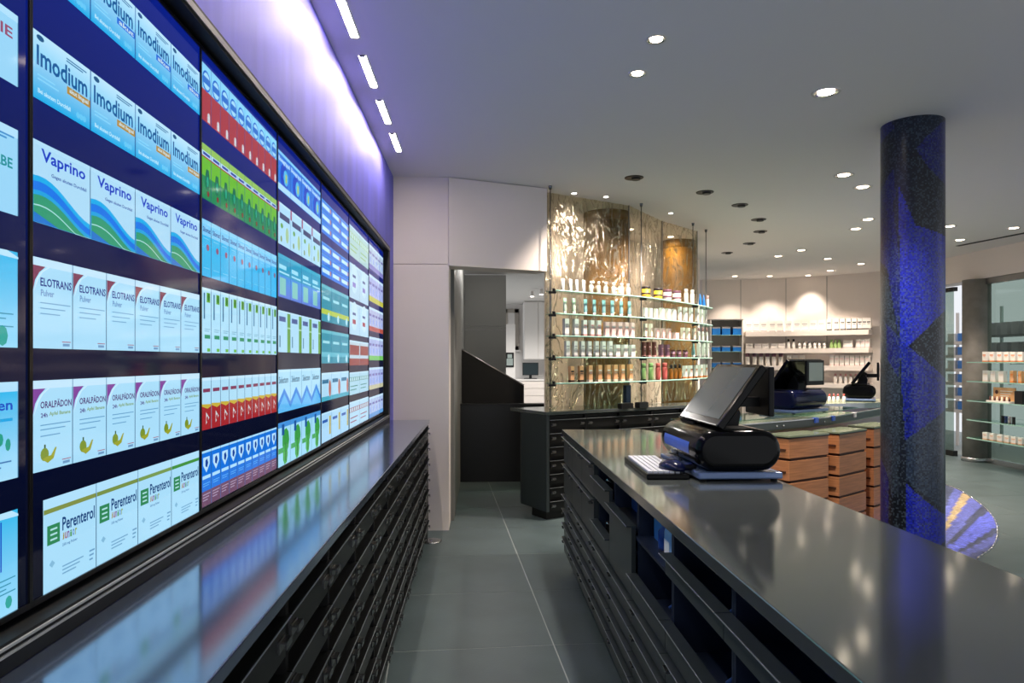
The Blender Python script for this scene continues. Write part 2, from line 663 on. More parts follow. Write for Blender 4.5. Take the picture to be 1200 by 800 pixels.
def imodium(p, a, b, z0, z1, sub, subcol):
    w, h = b - a, z1 - z0
    p.rect(a + .001, b - .001, z0, z1, (20, 178, 226), 1, top=(214, 236, 246))
    p.rect(a + .001, b - .001, z0 + .55 * h, z1, (150, 216, 240), 2, top=(220, 238, 246))
    p.disc(a + .12 * w, z1 - .08 * h, .06 * w, (40, 90, 130), 3, 10, .5)
    p.text('Imodium', a + .06 * w, a + .93 * w, z0 + .50 * h, z0 + .80 * h, (18, 92, 148))
    p.rect(a + .56 * w, b - .002, z0 + .36 * h, z0 + .48 * h, subcol, 3)
    p.text(sub, a + .60 * w, a + .95 * w, z0 + .375 * h, z0 + .465 * h, (235, 235, 230))
    p.text('Bei akutem Durchfall', a + .08 * w, a + .62 * w, z0 + .10 * h, z0 + .17 * h, (225, 244, 250))
    p.lines(a + .08 * w, a + .42 * w, [z0 + .30 * h, z0 + .36 * h], .02 * h, (160, 222, 244))
    for dx in (.76, .82, .88):
        p.disc(a + dx * w, z0 + .12 * h, .035 * w, (120, 206, 238), 3, 8)
    p.lines(a + .55 * w, a + .92 * w, [z1 - .10 * h, z1 - .14 * h], .02 * h, (60, 120, 160))
    p.rect(b - .0016, b, z0, z1, (30, 110, 170), 5)


def vaprino(p, a, b, z0, z1):
    w, h = b - a, z1 - z0
    box_face(p, a, b, z0, z1, (200, 226, 240), (206, 230, 242), .05)
    def wave(off, amp, ph=0.0):
        return lambda t: max(z0, z0 + h * (off + amp * math.cos(math.pi * (t * 1.15 - .2 + ph)) - .10 * t))
    base = lambda t: z0
    p.band(a + .001, b - .002, base, wave(.44, .15), (30, 178, 226), 2)
    p.band(a + .001, b - .002, base, wave(.37, .15), (24, 120, 226), 3)
    p.band(a + .001, b - .002, base, wave(.27, .14), (40, 168, 216), 4)
    p.band(a + .001, b - .002, base, wave(.215, .14), (60, 158, 112), 5)
    p.band(a + .001, b - .002, lambda t: wave(.105, .12)(t) - .006 * h, wave(.115, .12), (190, 226, 214), 6)
    p.band(a + .001, b - .002, base, lambda t: z0 + h * max(0, .12 - .3 * t), (40, 120, 200), 6)
    p.text('Vaprino', a + .12 * w, a + .88 * w, z0 + .72 * h, z0 + .92 * h, (24, 62, 190), 7)
    p.text('Gegen akuten Durchfall', a + .28 * w, a + .90 * w, z0 + .60 * h, z0 + .66 * h, (60, 90, 160), 7)


def pulver(p, a, b, z0, z1, word, wcol, wedge, fruit=False):
    w, h = b - a, z1 - z0
    box_face(p, a, b, z0, z1, (196, 228, 242), (226, 238, 246), .09)
    zt = z1 - .09 * h
    p.poly([(a + .001, zt), (a + .001, zt - .28 * h), (a + .06 * w, zt - .16 * h), (a + .16 * w, zt - .07 * h), (a + .30 * w, zt)], wedge, 3)
    p.poly([(a + .02 * w, zt - .3 * h), (a + .09 * w, zt - .15 * h), (a + .20 * w, zt - .06 * h), (a + .36 * w, zt),
            (a + .40 * w, zt), (a + .24 * w, zt - .06 * h), (a + .13 * w, zt - .15 * h)], (236, 244, 248), 4)
    p.text(word, a + .17 * w, a + .95 * w, z1 - .31 * h, z1 - .215 * h, wcol, 5)
    if fruit:
        p.text('24h', a + .18 * w, a + .34 * w, z1 - .41 * h, z1 - .36 * h, (90, 60, 130), 5)
        p.text('Apfel Banane', a + .38 * w, a + .92 * w, z1 - .41 * h, z1 - .355 * h, (150, 168, 100), 5)
        p.disc(a + .27 * w, z0 + .18 * h, .10 * w, (140, 150, 40), 5, 12)
        p.poly([(a + .20 * w, z0 + .13 * h), (a + .34 * w, z0 + .08 * h), (a + .48 * w, z0 + .12 * h), (a + .56 * w, z0 + .24 * h),
                (a + .52 * w, z0 + .24 * h), (a + .42 * w, z0 + .16 * h), (a + .3 * w, z0 + .15 * h)], (176, 166, 40), 6)
        p.rect(a + .25 * w, a + .29 * w, z0 + .25 * h, z0 + .29 * h, (60, 90, 40), 6)
    else:
        p.text('Pulver', a + .18 * w, a + .50 * w, z1 - .42 * h, z1 - .345 * h, (120, 150, 190), 5)
    p.lines(a + .17 * w, a + .92 * w, [z0 + (.40 if fruit else .38) * h, z0 + .44 * h, z0 + .50 * h][::-1] if not fruit else
            [z0 + .50 * h, z0 + .45 * h, z0 + .38 * h], .012 * h, (120, 165, 195), 5)
    p.rect(a + .70 * w, a + .93 * w, z0 + .075 * h, z0 + .085 * h, (190, 90, 110), 5)
    p.lines(a + .72 * w, a + .90 * w, [z0 + .03 * h], .03 * h, (130, 160, 190), 5)


def perenterol(p, a, b, z0, z1, bandcol):
    w, h = b - a, z1 - z0
    box_face(p, a, b, z0, z1, (196, 228, 242), (206, 232, 244), .12)
    p.rect(a + .001, b - .002, z1 - .16 * h, z1 - .11 * h, bandcol, 3)
    p.rect(a + .06 * w, a + .28 * w, z0 + .50 * h, z0 + .71 * h, (58, 138, 84), 4)
    for k in range(3):
        p.rect(a + .11 * w, a + .23 * w, z0 + (.54 + .055 * k) * h, z0 + (.56 + .055 * k) * h, (200, 232, 220), 5)
    p.text('Perenterol', a + .32 * w, a + .95 * w, z0 + .60 * h, z0 + .75 * h, (30, 70, 120), 5)
    for k, (ch, cc) in enumerate(zip('junior', ((190, 150, 60), (190, 90, 90), (150, 90, 150), (100, 160, 90), (110, 140, 190), (170, 170, 70)))):
        p.text(ch, a + (.32 + .047 * k) * w, a + (.357 + .047 * k) * w, z0 + .50 * h, z0 + .575 * h, cc, 5)
    p.text('250 mg Pulver', a + .32 * w, a + .60 * w, z0 + .42 * h, z0 + .46 * h, (90, 130, 170), 5)
    p.lines(a + .32 * w, a + .72 * w, [z0 + .20 * h, z0 + .16 * h, z0 + .12 * h], .015 * h, (130, 170, 196), 5)
    p.lines(a + .84 * w, a + .95 * w, [z0 + .22 * h, z0 + .17 * h, z0 + .12 * h], .02 * h, (120, 160, 190), 5)
    p.poly([(a + .09 * w, z0 + .29 * h), (a + .14 * w, z0 + .25 * h), (a + .19 * w, z0 + .29 * h), (a + .14 * w, z0 + .33 * h)], (150, 190, 210), 5)


def bepanthen_up(p, a, b, z0, z1):
    w, h = b - a, z1 - z0
    p.rect(a + .001, b - .001, z0, z1, (178, 226, 244), 1, top=(60, 190, 230))
    p.poly([(a, z1), (b - .2 * w, z1), (b, z1 - .05 * h), (b, z1 - .07 * h), (a, z1 - .05 * h)], (214, 236, 246), 2)
    p.text('Bepanthen', a + .18 * w, a + .42 * w, z0 + .42 * h, z0 + .93 * h, (24, 84, 190), 4, up=True)
    p.rect(a + .46 * w, a + .50 * w, z0 + .44 * h, z0 + .92 * h, (24, 84, 190), 4)
    p.lines(a + .15 * w, a + .9 * w, [z0 + .34 * h, z0 + .29 * h, z0 + .25 * h, z0 + .21 * h], .012 * h, (60, 150, 170), 4)
    p.disc(a + .7 * w, z0 + .12 * h, .10 * w, (60, 170, 150), 4, 8, 1.3)


def screen_left(p):
    """the cropped screen nearest the camera"""
    E = PITCH - 0.028
    for (z0, z1), kind in zip(ROWS, ('w', 'ie', 'albe', 'bep', 'en', 'bep2')):
        n = {'bep': 5, 'bep2': 8}.get(kind, 3)
        wd = (E - 0.03) / n
        for k in range(n):
            a, b = 0.03 + k * wd, 0.03 + (k + 1) * wd
            w, h = b - a, z1 - z0
            if kind in ('bep', 'bep2'):
                bepanthen_up(p, a, b, z0, z1)
                continue
            box_face(p, a, b, z0, z1, (178, 220, 240), (206, 232, 244), .1)
            if kind == 'ie':
                p.text('IE', a + .80 * w, a + .93 * w, z0 + .62 * h, z0 + .77 * h, (176, 84, 110))
            elif kind == 'albe':
                p.text('SALBE', a + .60 * w, a + .93 * w, z0 + .52 * h, z0 + .64 * h, (40, 150, 150))
                p.lines(a + .5 * w, a + .95 * w, [z1 - .12 * h, z1 - .16 * h], .02 * h, (80, 150, 200))
            elif kind == 'en':
                p.rect(a + .001, b - .002, z0, z1 - .1 * h, (196, 230, 244), 2, top=(60, 190, 230))
                p.text('Bepanthen', a + .20 * w, a + .93 * w, z0 + .68 * h, z0 + .82 * h, (24, 84, 190))
                p.rect(a + .5 * w, a + .93 * w, z0 + .60 * h, z0 + .63 * h, (40, 170, 220), 4)
                for q in range(3):
                    p.disc(a + (.72 + .08 * q) * w, z0 + (.36 + .06 * (q % 2)) * h, .03 * w, (40, 160, 130), 4, 8, 1.6)
                p.lines(a + .3 * w, a + .92 * w, [z0 + .18 * h, z0 + .13 * h], .015 * h, (70, 120, 170))
            elif kind == 'w':
                p.text('Imodium', a + .06 * w, a + .93 * w, z0 + .50 * h, z0 + .80 * h, (18, 92, 148))


def screen_a(p):
    for k in range(4):
        a = 0.006 + k * 0.1685; b = a + 0.1685
        imodium(p, a, b, *ROWS[0], 'akut', (40, 110, 210))
        imodium(p, a, b, *ROWS[1], 'akut lingual', (206, 146, 64))
        vaprino(p, a, b, *ROWS[2])
        a2 = 0.034 + k * 0.1605; b2 = a2 + 0.1605
        perenterol(p, a2, b2, *ROWS[5], [(150, 150, 70), (140, 150, 70), (140, 160, 80), (80, 150, 60)][k])
    for k in range(6):
        a = 0.006 + k * 0.1122; b = a + 0.1122
        pulver(p, a, b, *ROWS[3], 'ELOTRANS', (30, 44, 130), (150, 70, 90))
        pulver(p, a, b, *ROWS[4], 'ORALP\u00c4DON', (90, 40, 110), (150, 70, 150), True)


def screen_b(p):
    R2 = [(0.642, 0.795), (0.433, 0.580), (0.226, 0.378), (0.020, 0.195), (-0.187, -0.047), (-0.392, -0.243)]
    for k in range(10):
        a = 0.006 + k * 0.0672; b = a + 0.0672; w = b - a
        z0, z1 = R2[0]; h = z1 - z0
        box_face(p, a, b, z0, z1, (196, 60, 66), (160, 214, 240), .30)
        p.rect(a + .001, b - .001, z0 + .55 * h, z1 - .05 * h, (150, 208, 236), 2)
        p.disc(a + .5 * w, z0 + .72 * h, .42 * w, (40, 110, 200), 3, 14)
        p.disc(a + .5 * w, z0 + .72 * h, .34 * w, (190, 226, 242), 4, 14)
        p.rect(a + .14 * w, a + .86 * w, z0 + .66 * h, z0 + .78 * h, (60, 120, 200), 5)
        p.disc(a + .72 * w, z0 + .14 * h, .12 * w, (236, 214, 210), 4, 8)
        p.rect(a + .6 * w, a + .84 * w, z0 + .02 * h, z0 + .12 * h, (236, 214, 210), 4)
        z0, z1 = R2[1]; h = z1 - z0
        box_face(p, a, b, z0, z1, (36, 140, 84), (170, 200, 90), .14)
        p.rect(a + .001, b - .002, z0 + .42 * h, z0 + .84 * h, (122, 192, 48), 2)
        p.rect(a + .001, b - .002, z0 + .78 * h, z0 + .87 * h, (214, 230, 240), 3)
        p.rect(a + .15 * w, a + .85 * w, z0 + .80 * h, z0 + .85 * h, (60, 70, 160), 4)
        p.rect(a + .001, b - .002, z0 + .755 * h, z0 + .78 * h, (196, 50, 60), 3)
        p.disc(a + .60 * w, z0 + .38 * h, .24 * w, (20, 110, 80), 3, 6, 1.9)
        p.disc(a + .60 * w, z0 + .34 * h, .12 * w, (40, 170, 130), 4, 6, 1.9)
        p.disc(a + .66 * w, z0 + .12 * h, .12 * w, (150, 50, 50), 4, 8)
        z0, z1 = R2[2]; h = z1 - z0
        box_face(p, a, b, z0, z1, (30, 186, 232), (150, 214, 240), .1)
        p.rect(a + .001, b - .002, z0 + .72 * h, z0 + .92 * h, (132, 206, 240), 2)
        p.text('Silomat', a + .12 * w, a + .9 * w, z0 + .78 * h, z0 + .87 * h, (22, 52, 130), 4)
        p.disc(a + .62 * w, z0 + .52 * h, .15 * w, (150, 80, 110), 4, 10, .9)
        p.lines(a + .2 * w, a + .8 * w, [z0 + .14 * h, z0 + .66 * h], .015 * h, (120, 206, 236), 4)
        z0, z1 = R2[3]; h = z1 - z0
        box_face(p, a, b, z0, z1, (200, 230, 242), (226, 240, 246), .04)
        p.rect(a + .20 * w, a + .34 * w, z0 + .52 * h, z0 + .92 * h, (70, 120, 150), 4)
        p.rect(a + .50 * w, a + .86 * w, z0 + .78 * h, z0 + .93 * h, (120, 180, 50), 4)
        p.disc(a + .68 * w, z0 + .86 * h, .12 * w, (40, 120, 40), 5, 8, 1.5)
        p.rect(a + .30 * w, a + .86 * w, z0 + .22 * h, z0 + .28 * h, (50, 150, 100), 4)
        p.rect(a + .55 * w, a + .86 * w, z0 + .02 * h, z0 + .07 * h, (120, 190, 60), 4)
        p.lines(a + .3 * w, a + .86 * w, [z0 + .36 * h, z0 + .33 * h], .012 * h, (130, 176, 190), 4)
        z0, z1 = R2[4]; h = z1 - z0
        box_face(p, a, b, z0, z1, (200, 228, 240), (224, 238, 246), .06)
        p.poly([(a + .001, z0), (b - .002, z0), (b - .002, z0 + .44 * h), (a + .6 * w, z0 + .40 * h), (a + .001, z0 + .46 * h)], (190, 40, 44), 3)
        p.poly([(a + .001, z0 + .46 * h), (a + .6 * w, z0 + .40 * h), (b - .002, z0 + .44 * h), (b - .002, z0 + .48 * h), (a + .001, z0 + .50 * h)], (230, 180, 60), 3)
        p.rect(a + .14 * w, a + .86 * w, z0 + .72 * h, z0 + .79 * h, (150, 60, 90), 4)
        p.disc(a + .55 * w, z0 + .22 * h, .22 * w, (236, 214, 206), 4, 3, 1.3)
        p.disc(a + .55 * w, z0 + .20 * h, .10 * w, (190, 40, 44), 5, 8, 1.2)
        z0, z1 = R2[5]; h = z1 - z0
        box_face(p, a, b, z0, z1, (24, 118, 216), (196, 228, 244), .04)
        p.poly([(a + .18 * w, z0 + .88 * h), (a + .18 * w, z0 + .74 * h), (a + .5 * w, z0 + .60 * h), (a + .82 * w, z0 + .74 * h), (a + .82 * w, z0 + .88 * h)], (214, 234, 246), 3)
        p.disc(a + .5 * w, z0 + .77 * h, .16 * w, (30, 70, 150), 4, 5, 1.2)
        p.rect(a + .1 * w, a + .9 * w, z0 + .49 * h, z0 + .55 * h, (200, 230, 246), 4)
        p.lines(a + .15 * w, a + .85 * w, [z0 + .40 * h, z0 + .36 * h], .014 * h, (110, 180, 236), 4)
        p.rect(a + .001, b - .002, z0, z0 + .27 * h, (124, 70, 96), 3)
        p.lines(a + .12 * w, a + .88 * w, [z0 + .20 * h, z0 + .15 * h, z0 + .10 * h], .02 * h, (190, 150, 170), 4)


def screen_c(p):
    for k in range(4):
        a = 0.006 + k * 0.168; b = a + 0.168; w = b - a
        z0, z1 = 0.63, 0.775; h = z1 - z0
        box_face(p, a, b, z0, z1, (40, 120, 216), (150, 206, 240), .08)
        p.text('Boxagrippal', a + .06 * w, a + .94 * w, z0 + .70 * h, z0 + .86 * h, (225, 240, 250), 4)
        p.disc(a + .5 * w, z0 + .40 * h, .30 * w, (20, 70, 190), 3, 16)
        p.disc(a + .62 * w, z0 + .42 * h, .18 * w, (90, 190, 230), 4, 12)
        p.rect(a + .58 * w, a + .70 * w, z0 + .30 * h, z0 + .52 * h, (200, 200, 90), 5)
        p.rect(a + .001, b - .002, z0, z0 + .16 * h, (196, 226, 242), 5)
        z0, z1 = 0.43, 0.585; h = z1 - z0
        box_face(p, a, b, z0, z1, (200, 228, 242), (222, 238, 246), .05)
        p.rect(a + .002, a + .12 * w, z1 - .25 * h, z1, (190, 70, 110), 3)
        p.lines(a + .14 * w, a + .92 * w, [z0 + .62 * h], (z0 + .76 * h) - (z0 + .62 * h), (70, 70, 110), 4)
        p.disc(a + .3 * w, z0 + .46 * h, .10 * w, (120, 170, 70), 4, 8, .6)
        p.disc(a + .72 * w, z0 + .30 * h, .13 * w, (190, 206, 150), 4, 10, 1.4)
        p.disc(a + .26 * w, z0 + .14 * h, .07 * w, (150, 160, 90), 4, 8)
        z0, z1 = 0.235, 0.395; h = z1 - z0
        box_face(p, a, b, z0, z1, (40, 160, 190), (60, 176, 200), .1)
        p.rect(a + .001, b - .002, z0, z0 + .52 * h, (110, 130, 214), 2, top=(70, 150, 220))
        p.rect(a + .1 * w, a + .9 * w, z0 + .56 * h, z0 + .60 * h, (190, 232, 240), 4)
        p.lines(a + .1 * w, a + .66 * w, [z0 + .66 * h], (z0 + .76 * h) - (z0 + .66 * h), (180, 230, 240), 4)
        p.rect(a + .14 * w, a + .62 * w, z0 + .06 * h, z0 + .46 * h, (150, 206, 190), 4)
        z0, z1 = 0.03, 0.185; h = z1 - z0
        box_face(p, a, b, z0, z1, (202, 228, 240), (222, 238, 246), .04)
        p.rect(a + .74 * w, b - .003, z0, z1 - .04 * h, (120, 166, 70), 3)
        p.rect(a + .74 * w, b - .003, z0 + .58 * h, z0 + .62 * h, (196, 220, 170), 4)
        p.lines(a + .10 * w, a + .60 * w, [z0 + .74 * h], .12 * h, (90, 100, 150), 4)
        p.rect(a + .12 * w, a + .20 * w, z0 + .12 * h, z0 + .4 * h, (90, 130, 150), 4)
        z0, z1 = -0.195, -0.035; h = z1 - z0
        box_face(p, a, b, z0, z1, (196, 228, 242), (216, 236, 246), .06)
        def pk(t): return z0 + h * (.22 + .34 * (1 - abs(2 * t - 1)))
        p.band(a + .001, b - .002, lambda t: z0, pk, (60, 140, 216), 3)
        p.band(a + .001, b - .002, lambda t: z0, lambda t: pk(t) - .14 * h, (110, 190, 236), 4)
        p.text('Selectum', a + .08 * w, a + .80 * w, z0 + .68 * h, z0 + .84 * h, (40, 90, 110), 5)
        z0, z1 = -0.395, -0.232; h = z1 - z0
        box_face(p, a, b, z0, z1, (186, 226, 240), (80, 150, 214), .12)
        p.disc(a + .62 * w, z0 + .56 * h, .28 * w, (70, 160, 70), 3, 9, 1.0)
        p.disc(a + .58 * w, z0 + .24 * h, .20 * w, (90, 176, 80), 3, 7, 1.2)
        p.rect(a + .58 * w, a + .64 * w, z0 + .08 * h, z0 + .5 * h, (50, 110, 50), 4)
        p.rect(a + .3 * w, a + .5 * w, z0 + .70 * h, z1 - .05 * h, (40, 90, 150), 4)
        p.rect(a + .04 * w, a + .40 * w, z0 + .3 * h, z0 + .42 * h, (80, 170, 90), 4)


def screen_d(p):
    for k in range(3):
        a = 0.006 + k * 0.224; b = a + 0.224; w = b - a
        for z0, z1 in ((0.60, 0.76), (0.40, 0.56)):
            for r in range(3):
                h = (z1 - z0) / 3; q = z0 + r * h
                box_face(p, a, b, q, q + h * .96, (40, 126, 222), (90, 170, 236), .1)
                p.lines(a + .1 * w, a + .8 * w, [q + .30 * h], (q + .66 * h) - (q + .30 * h), (224, 240, 250), 4)
                p.disc(a + .88 * w, q + .5 * h, .06 * w, (220, 130, 100), 4, 8)
        for z0, z1 in ((0.185, 0.36), (-0.015, 0.145)):
            h = z1 - z0
            box_face(p, a, b, z0, z1, (46, 150, 164), (110, 190, 196), .10)
            p.lines(a + .15 * w, a + .8 * w, [z0 + .60 * h], .08 * h, (180, 226, 226), 4)
            p.rect(a + .001, b - .002, z0 + .20 * h, z0 + .34 * h, (206, 206, 70) if z0 > .1 else (110, 190, 200), 4)
            p.disc(a + .7 * w, z0 + .15 * h, .10 * w, (214, 236, 236), 5, 8)
        z0, z1 = -0.195, -0.06; h = z1 - z0
        box_face(p, a, b, z0, z1, (202, 226, 238), (220, 236, 244), .06)
        p.lines(a + .08 * w, a + .70 * w, [z0 + .62 * h], (z0 + .76 * h) - (z0 + .62 * h), (60, 120, 150), 4)
        p.disc(a + .82 * w, z0 + .42 * h, .12 * w, (206, 110, 90), 4, 10, 1.6)
        p.rect(a + .001, b - .002, z0, z0 + .16 * h, (80, 176, 190), 4)
        z0, z1 = -0.39, -0.25; h = z1 - z0
        box_face(p, a, b, z0, z1, (196, 222, 240), (216, 234, 244), .06)
        p.lines(a + .1 * w, a + .6 * w, [z0 + .66 * h], .1 * h, (60, 100, 170), 4)
        p.rect(a + .74 * w, a + .92 * w, z0 + .2 * h, z0 + .84 * h, (206, 176, 90), 4)


def screen_e(p):
    for k in range(2):
        a = 0.006 + k * 0.336; b = a + 0.336; w = b - a
        specs = [((.60, .775), (200, 216, 204), (170, 190, 90)), ((.36, .56), (206, 220, 226), (150, 120, 190)),
                 ((.15, .335), (206, 224, 234), (190, 60, 70)), ((-.03, .115), (214, 214, 214), (170, 70, 60)),
                 ((-.20, -.07), (196, 220, 226), (60, 140, 120)), ((-.39, -.24), (206, 226, 236), (170, 60, 80))]
        for i, ((z0, z1), base, acc) in enumerate(specs):
            h = z1 - z0
            box_face(p, a, b, z0, z1, base, (222, 234, 240), .06)
            if i in (1, 2):
                p.disc(a + .5 * w, z0 + .6 * h, .28 * w, (226, 236, 242), 3, 14, .9)
                p.rect(a + .3 * w, a + .6 * w, z0 + .34 * h, z0 + .48 * h, acc, 4)
                p.rect(a + .3 * w, a + .6 * w, z0 + .62 * h, z0 + .70 * h, (80, 90, 140), 4)
            elif i == 3:
                p.rect(a + .002, b - .002, z0, z0 + .28 * h, acc, 3)
                p.lines(a + .05 * w, a + .95 * w, [z0 + .42 * h], (z0 + .82 * h) - (z0 + .42 * h), acc, 4)
            else:
                p.rect(a + .002, b - .002, z0 + .60 * h, z0 + .78 * h, acc, 3)
                for q in range(5):
                    p.rect(a + (.06 + .19 * q) * w, a + (.18 + .19 * q) * w, z0 + .62 * h, z0 + .76 * h, (226, 236, 236), 4)
                p.lines(a + .1 * w, a + .8 * w, [z0 + .36 * h, z0 + .2 * h], .04 * h, acc, 4)


def screen_f(p):
    cols = [((.62, .78), (206, 206, 216), (150, 130, 190)), ((.40, .58), (196, 186, 220), (220, 196, 60)),
            ((.20, .36), (200, 190, 214), (206, 80, 60)), ((.0, .16), (196, 190, 220), (130, 200, 90)),
            ((-.20, -.05), (190, 186, 222), (222, 196, 150)), ((-.39, -.25), (200, 200, 224), (110, 160, 210))]
    for (z0, z1), base, acc in cols:
        h = z1 - z0
        for k in range(5):
            a = 0.006 + k * 0.134; b = a + 0.134; w = b - a
            box_face(p, a, b, z0, z1, base, (226, 232, 242), .1)
            p.rect(a + .002, b - .002, z0, z0 + .2 * h, acc, 3)
            p.rect(a + .15 * w, a + .8 * w, z0 + .62 * h, z0 + .72 * h, (120, 100, 160), 4)
            p.disc(a + .5 * w, z0 + .40 * h, .16 * w, (150, 160, 216), 4, 8)


SCREENS = [
    (screen_left, 'cropped tall lit screen nearest the camera showing pale ointment cartons'),
    (screen_a, 'tall lit screen showing large blue cartons, green waves and pale powder boxes'),
    (screen_b, 'tall lit screen showing red, green and cyan narrow cartons in rows of ten'),
    (screen_c, 'tall lit screen showing blue globe cartons on top and green trees at bottom'),
    (screen_d, 'tall lit screen showing stacked bright blue flat packs above teal cartons'),
    (screen_e, 'tall lit screen with two wide pale cartons per row, second from far end'),
    (screen_f, 'narrow-looking lilac lit screen at the far end of the video wall'),
]
for i, (fn, lab) in enumerate(SCREENS):
    y0 = SY1 - PITCH * (7 - i)
    y0 = 1.1556 + PITCH * (i - 1)
    sc = thing('display_screen', lab, 'screen', (SX, y0 + PITCH / 2, SZ0), 0, 'screens of the video wall')
    b = MB()
    bz = 0.004
    b.box(-0.045, -0.0005, -PITCH / 2 + 0.001, PITCH / 2 - 0.001, 0.0, SZ1 - SZ0)
    obj('panel', b, 'black_matt', sc)
    b = MB()
    b.box(-0.004, 0.004, -PITCH / 2 + 0.0005, -PITCH / 2 + bz, 0, SZ1 - SZ0)
    b.box(-0.004, 0.004, PITCH / 2 - bz, PITCH / 2 - 0.0005, 0, SZ1 - SZ0)
    b.box(-0.004, 0.004, -PITCH / 2 + bz, PITCH / 2 - bz, 0, 0.010)
    b.box(-0.004, 0.004, -PITCH / 2 + bz, PITCH / 2 - bz, SZ1 - SZ0 - 0.008, SZ1 - SZ0)
    obj('bezel', b, 'black_lacquer', sc)
    p = Pic(y0)
    p.rect(bz, PITCH - bz, -0.397, 0.10, (3, 5, 20), 0, top=(6, 14, 50))
    p.rect(bz, PITCH - bz, 0.10, 0.824, (6, 14, 50), 0, top=(8, 30, 128))
    fn(p)
    o = obj('picture', p.mb, 'screen_picture', sc)
    o.location = (-SX, -(y0 + PITCH / 2), -SZ0)

# ================================================================ DRAWER CABINETS
_dm = {}


def drawer_unit(label, loc, rz, w, depth=0.30, rows=7, pitch=0.12, group=None, base=0.078):
    """front faces local -y; width along local x"""
    c = thing('drawer_cabinet', label, 'cabinet', loc, rz, group)
    key = (round(w, 4), depth, rows)
    if key not in _dm:
        b = MB()
        b.box(0.001, w - 0.001, 0.034, depth, base, base + rows * pitch)
        b.box(0.001, 0.010, 0.004, 0.034, base, base + rows * pitch)
        b.box(w - 0.010, w - 0.001, 0.004, 0.034, base, base + rows * pitch)
        body = b.mesh('body', ['black_matt'])
        k = MB().box(0.001, w - 0.001, 0.05, depth, 0, base).mesh('plinth', ['black_matt'])
        f = MB()
        f.box(0.003, w - 0.003, 0.004, 0.034, 0.0, 0.082)
        f.box(0.003, w - 0.003, -0.006, 0.006, 0.076, 0.084)
        f.box(0.003, w - 0.003, -0.008, -0.006, 0.0815, 0.084, 1)
        fr = f.mesh('drawer', ['drawer_black', 'drawer_line'])
        h = MB()
        h.box(-0.020, 0.020, -0.014, -0.010, 0.034, 0.050)
        h.box(-0.020, 0.020, -0.010, 0.004, 0.046, 0.050)
        h.box(-0.022, 0.022, 0.000, 0.0045, 0.026, 0.052)
        hm = h.mesh('handle', ['handle_steel'])
        _dm[key] = (body, k, fr, hm)
    body, k, fr, hm = _dm[key]
    link('body', body, c)
    link('plinth', k, c)
    for r in range(rows):
        d = link('drawer', fr, c, (0, 0, base + r * pitch + 0.004))
        for x in (0.045, w - 0.045):
            link('handle', hm, d, (x, 0, 0))
    return c


CW = 0.392
yy = 5.363
NL = 13
for i in range(NL):
    y0 = yy - (i + 1) * CW
    drawer_unit('black drawer cabinet under the screens, %s from the white wall end' % ORD[i],
                (-0.397, y0, 0), R(90), CW, 0.30, group='drawer cabinets under the screens')
m = MB().box(WX - 0.02 + 0.03, -0.392, yy - NL * CW, yy + 0.002, TOP - 0.028, TOP)
o = obj('wall_worktop', m, 'worktop_black'); bevel(o, 0.003)
tag(o, 'glossy dark worktop along the wall mirroring the lit screens', 'worktop')
m = MB().box(WX + 0.012, -0.405, yy, yy + 0.012, 0.0, TOP - 0.028)
o = obj('end_panel', m, 'drawer_black')
tag(o, 'dark end panel closing the wall cabinets beside the white wall', 'panel')

# right counter -------------------------------------------------------------
RX0, RX1, RYF = 0.56, 1.165, 4.58
N = 'drawer_grey'


def closed_unit(label, y0, y1):
    c = thing('drawer_cabinet', label, 'cabinet', (RX0, y0, 0), 0, 'cabinets of the till counter')
    w = y1 - y0
    obj('body', MB().box(0.03, 0.58, 0.001, w - 0.001, 0.13, TOP - 0.037), 'black_matt', c)
    obj('plinth', MB().box(0.07, 0.56, 0.001, w - 0.001, 0.0, 0.13), 'black_matt', c)
    for z0, z1 in ((0.735, 0.908), (0.53, 0.728), (0.435, 0.524), (0.34, 0.429), (0.245, 0.334), (0.14, 0.239)):
        f = MB().box(0.006, 0.03, 0.002, w - 0.002, z0, z1 - 0.012)
        d = obj('drawer', f, N, c)
        obj('lip', MB().box(-0.012, 0.03, 0.002, w - 0.002, z1 - 0.010, z1 - 0.004).box(-0.014, -0.012, 0.002, w - 0.002, z1 - 0.0065, z1 - 0.004, 1), [N, 'drawer_line'], d)
        for q in (0.05, w - 0.05):
            obj('handle', MB().box(-0.014, 0.006, q - 0.018, q + 0.018, z1 - 0.032, z1 - 0.024), 'handle_steel', d)
    return c


labs = ['dark grey closed drawer cabinet at the far end of the till counter',
        'dark grey closed drawer cabinet, second from far end of the till counter',
        'dark grey closed drawer cabinet, third from far end beside the open bins']
for k in range(3):
    closed_unit(labs[k], RYF - 0.02 - 0.4 * (k + 1), RYF - 0.02 - 0.4 * k)


def lower_rows(c, w):
    for z0, z1 in ((0.435, 0.524), (0.34, 0.429), (0.245, 0.334), (0.14, 0.239)):
        d = obj('drawer', MB().box(0.006, 0.03, 0.002, w - 0.002, z0, z1 - 0.012), N, c)
        obj('lip', MB().box(-0.012, 0.03, 0.002, w - 0.002, z1 - 0.010, z1 - 0.004).box(-0.014, -0.012, 0.002, w - 0.002, z1 - 0.0065, z1 - 0.004, 1), [N, 'drawer_line'], d)
        obj('handle', MB().box(-0.014, 0.006, w - 0.08, w - 0.04, z1 - 0.030, z1 - 0.022), 'handle_steel', d)


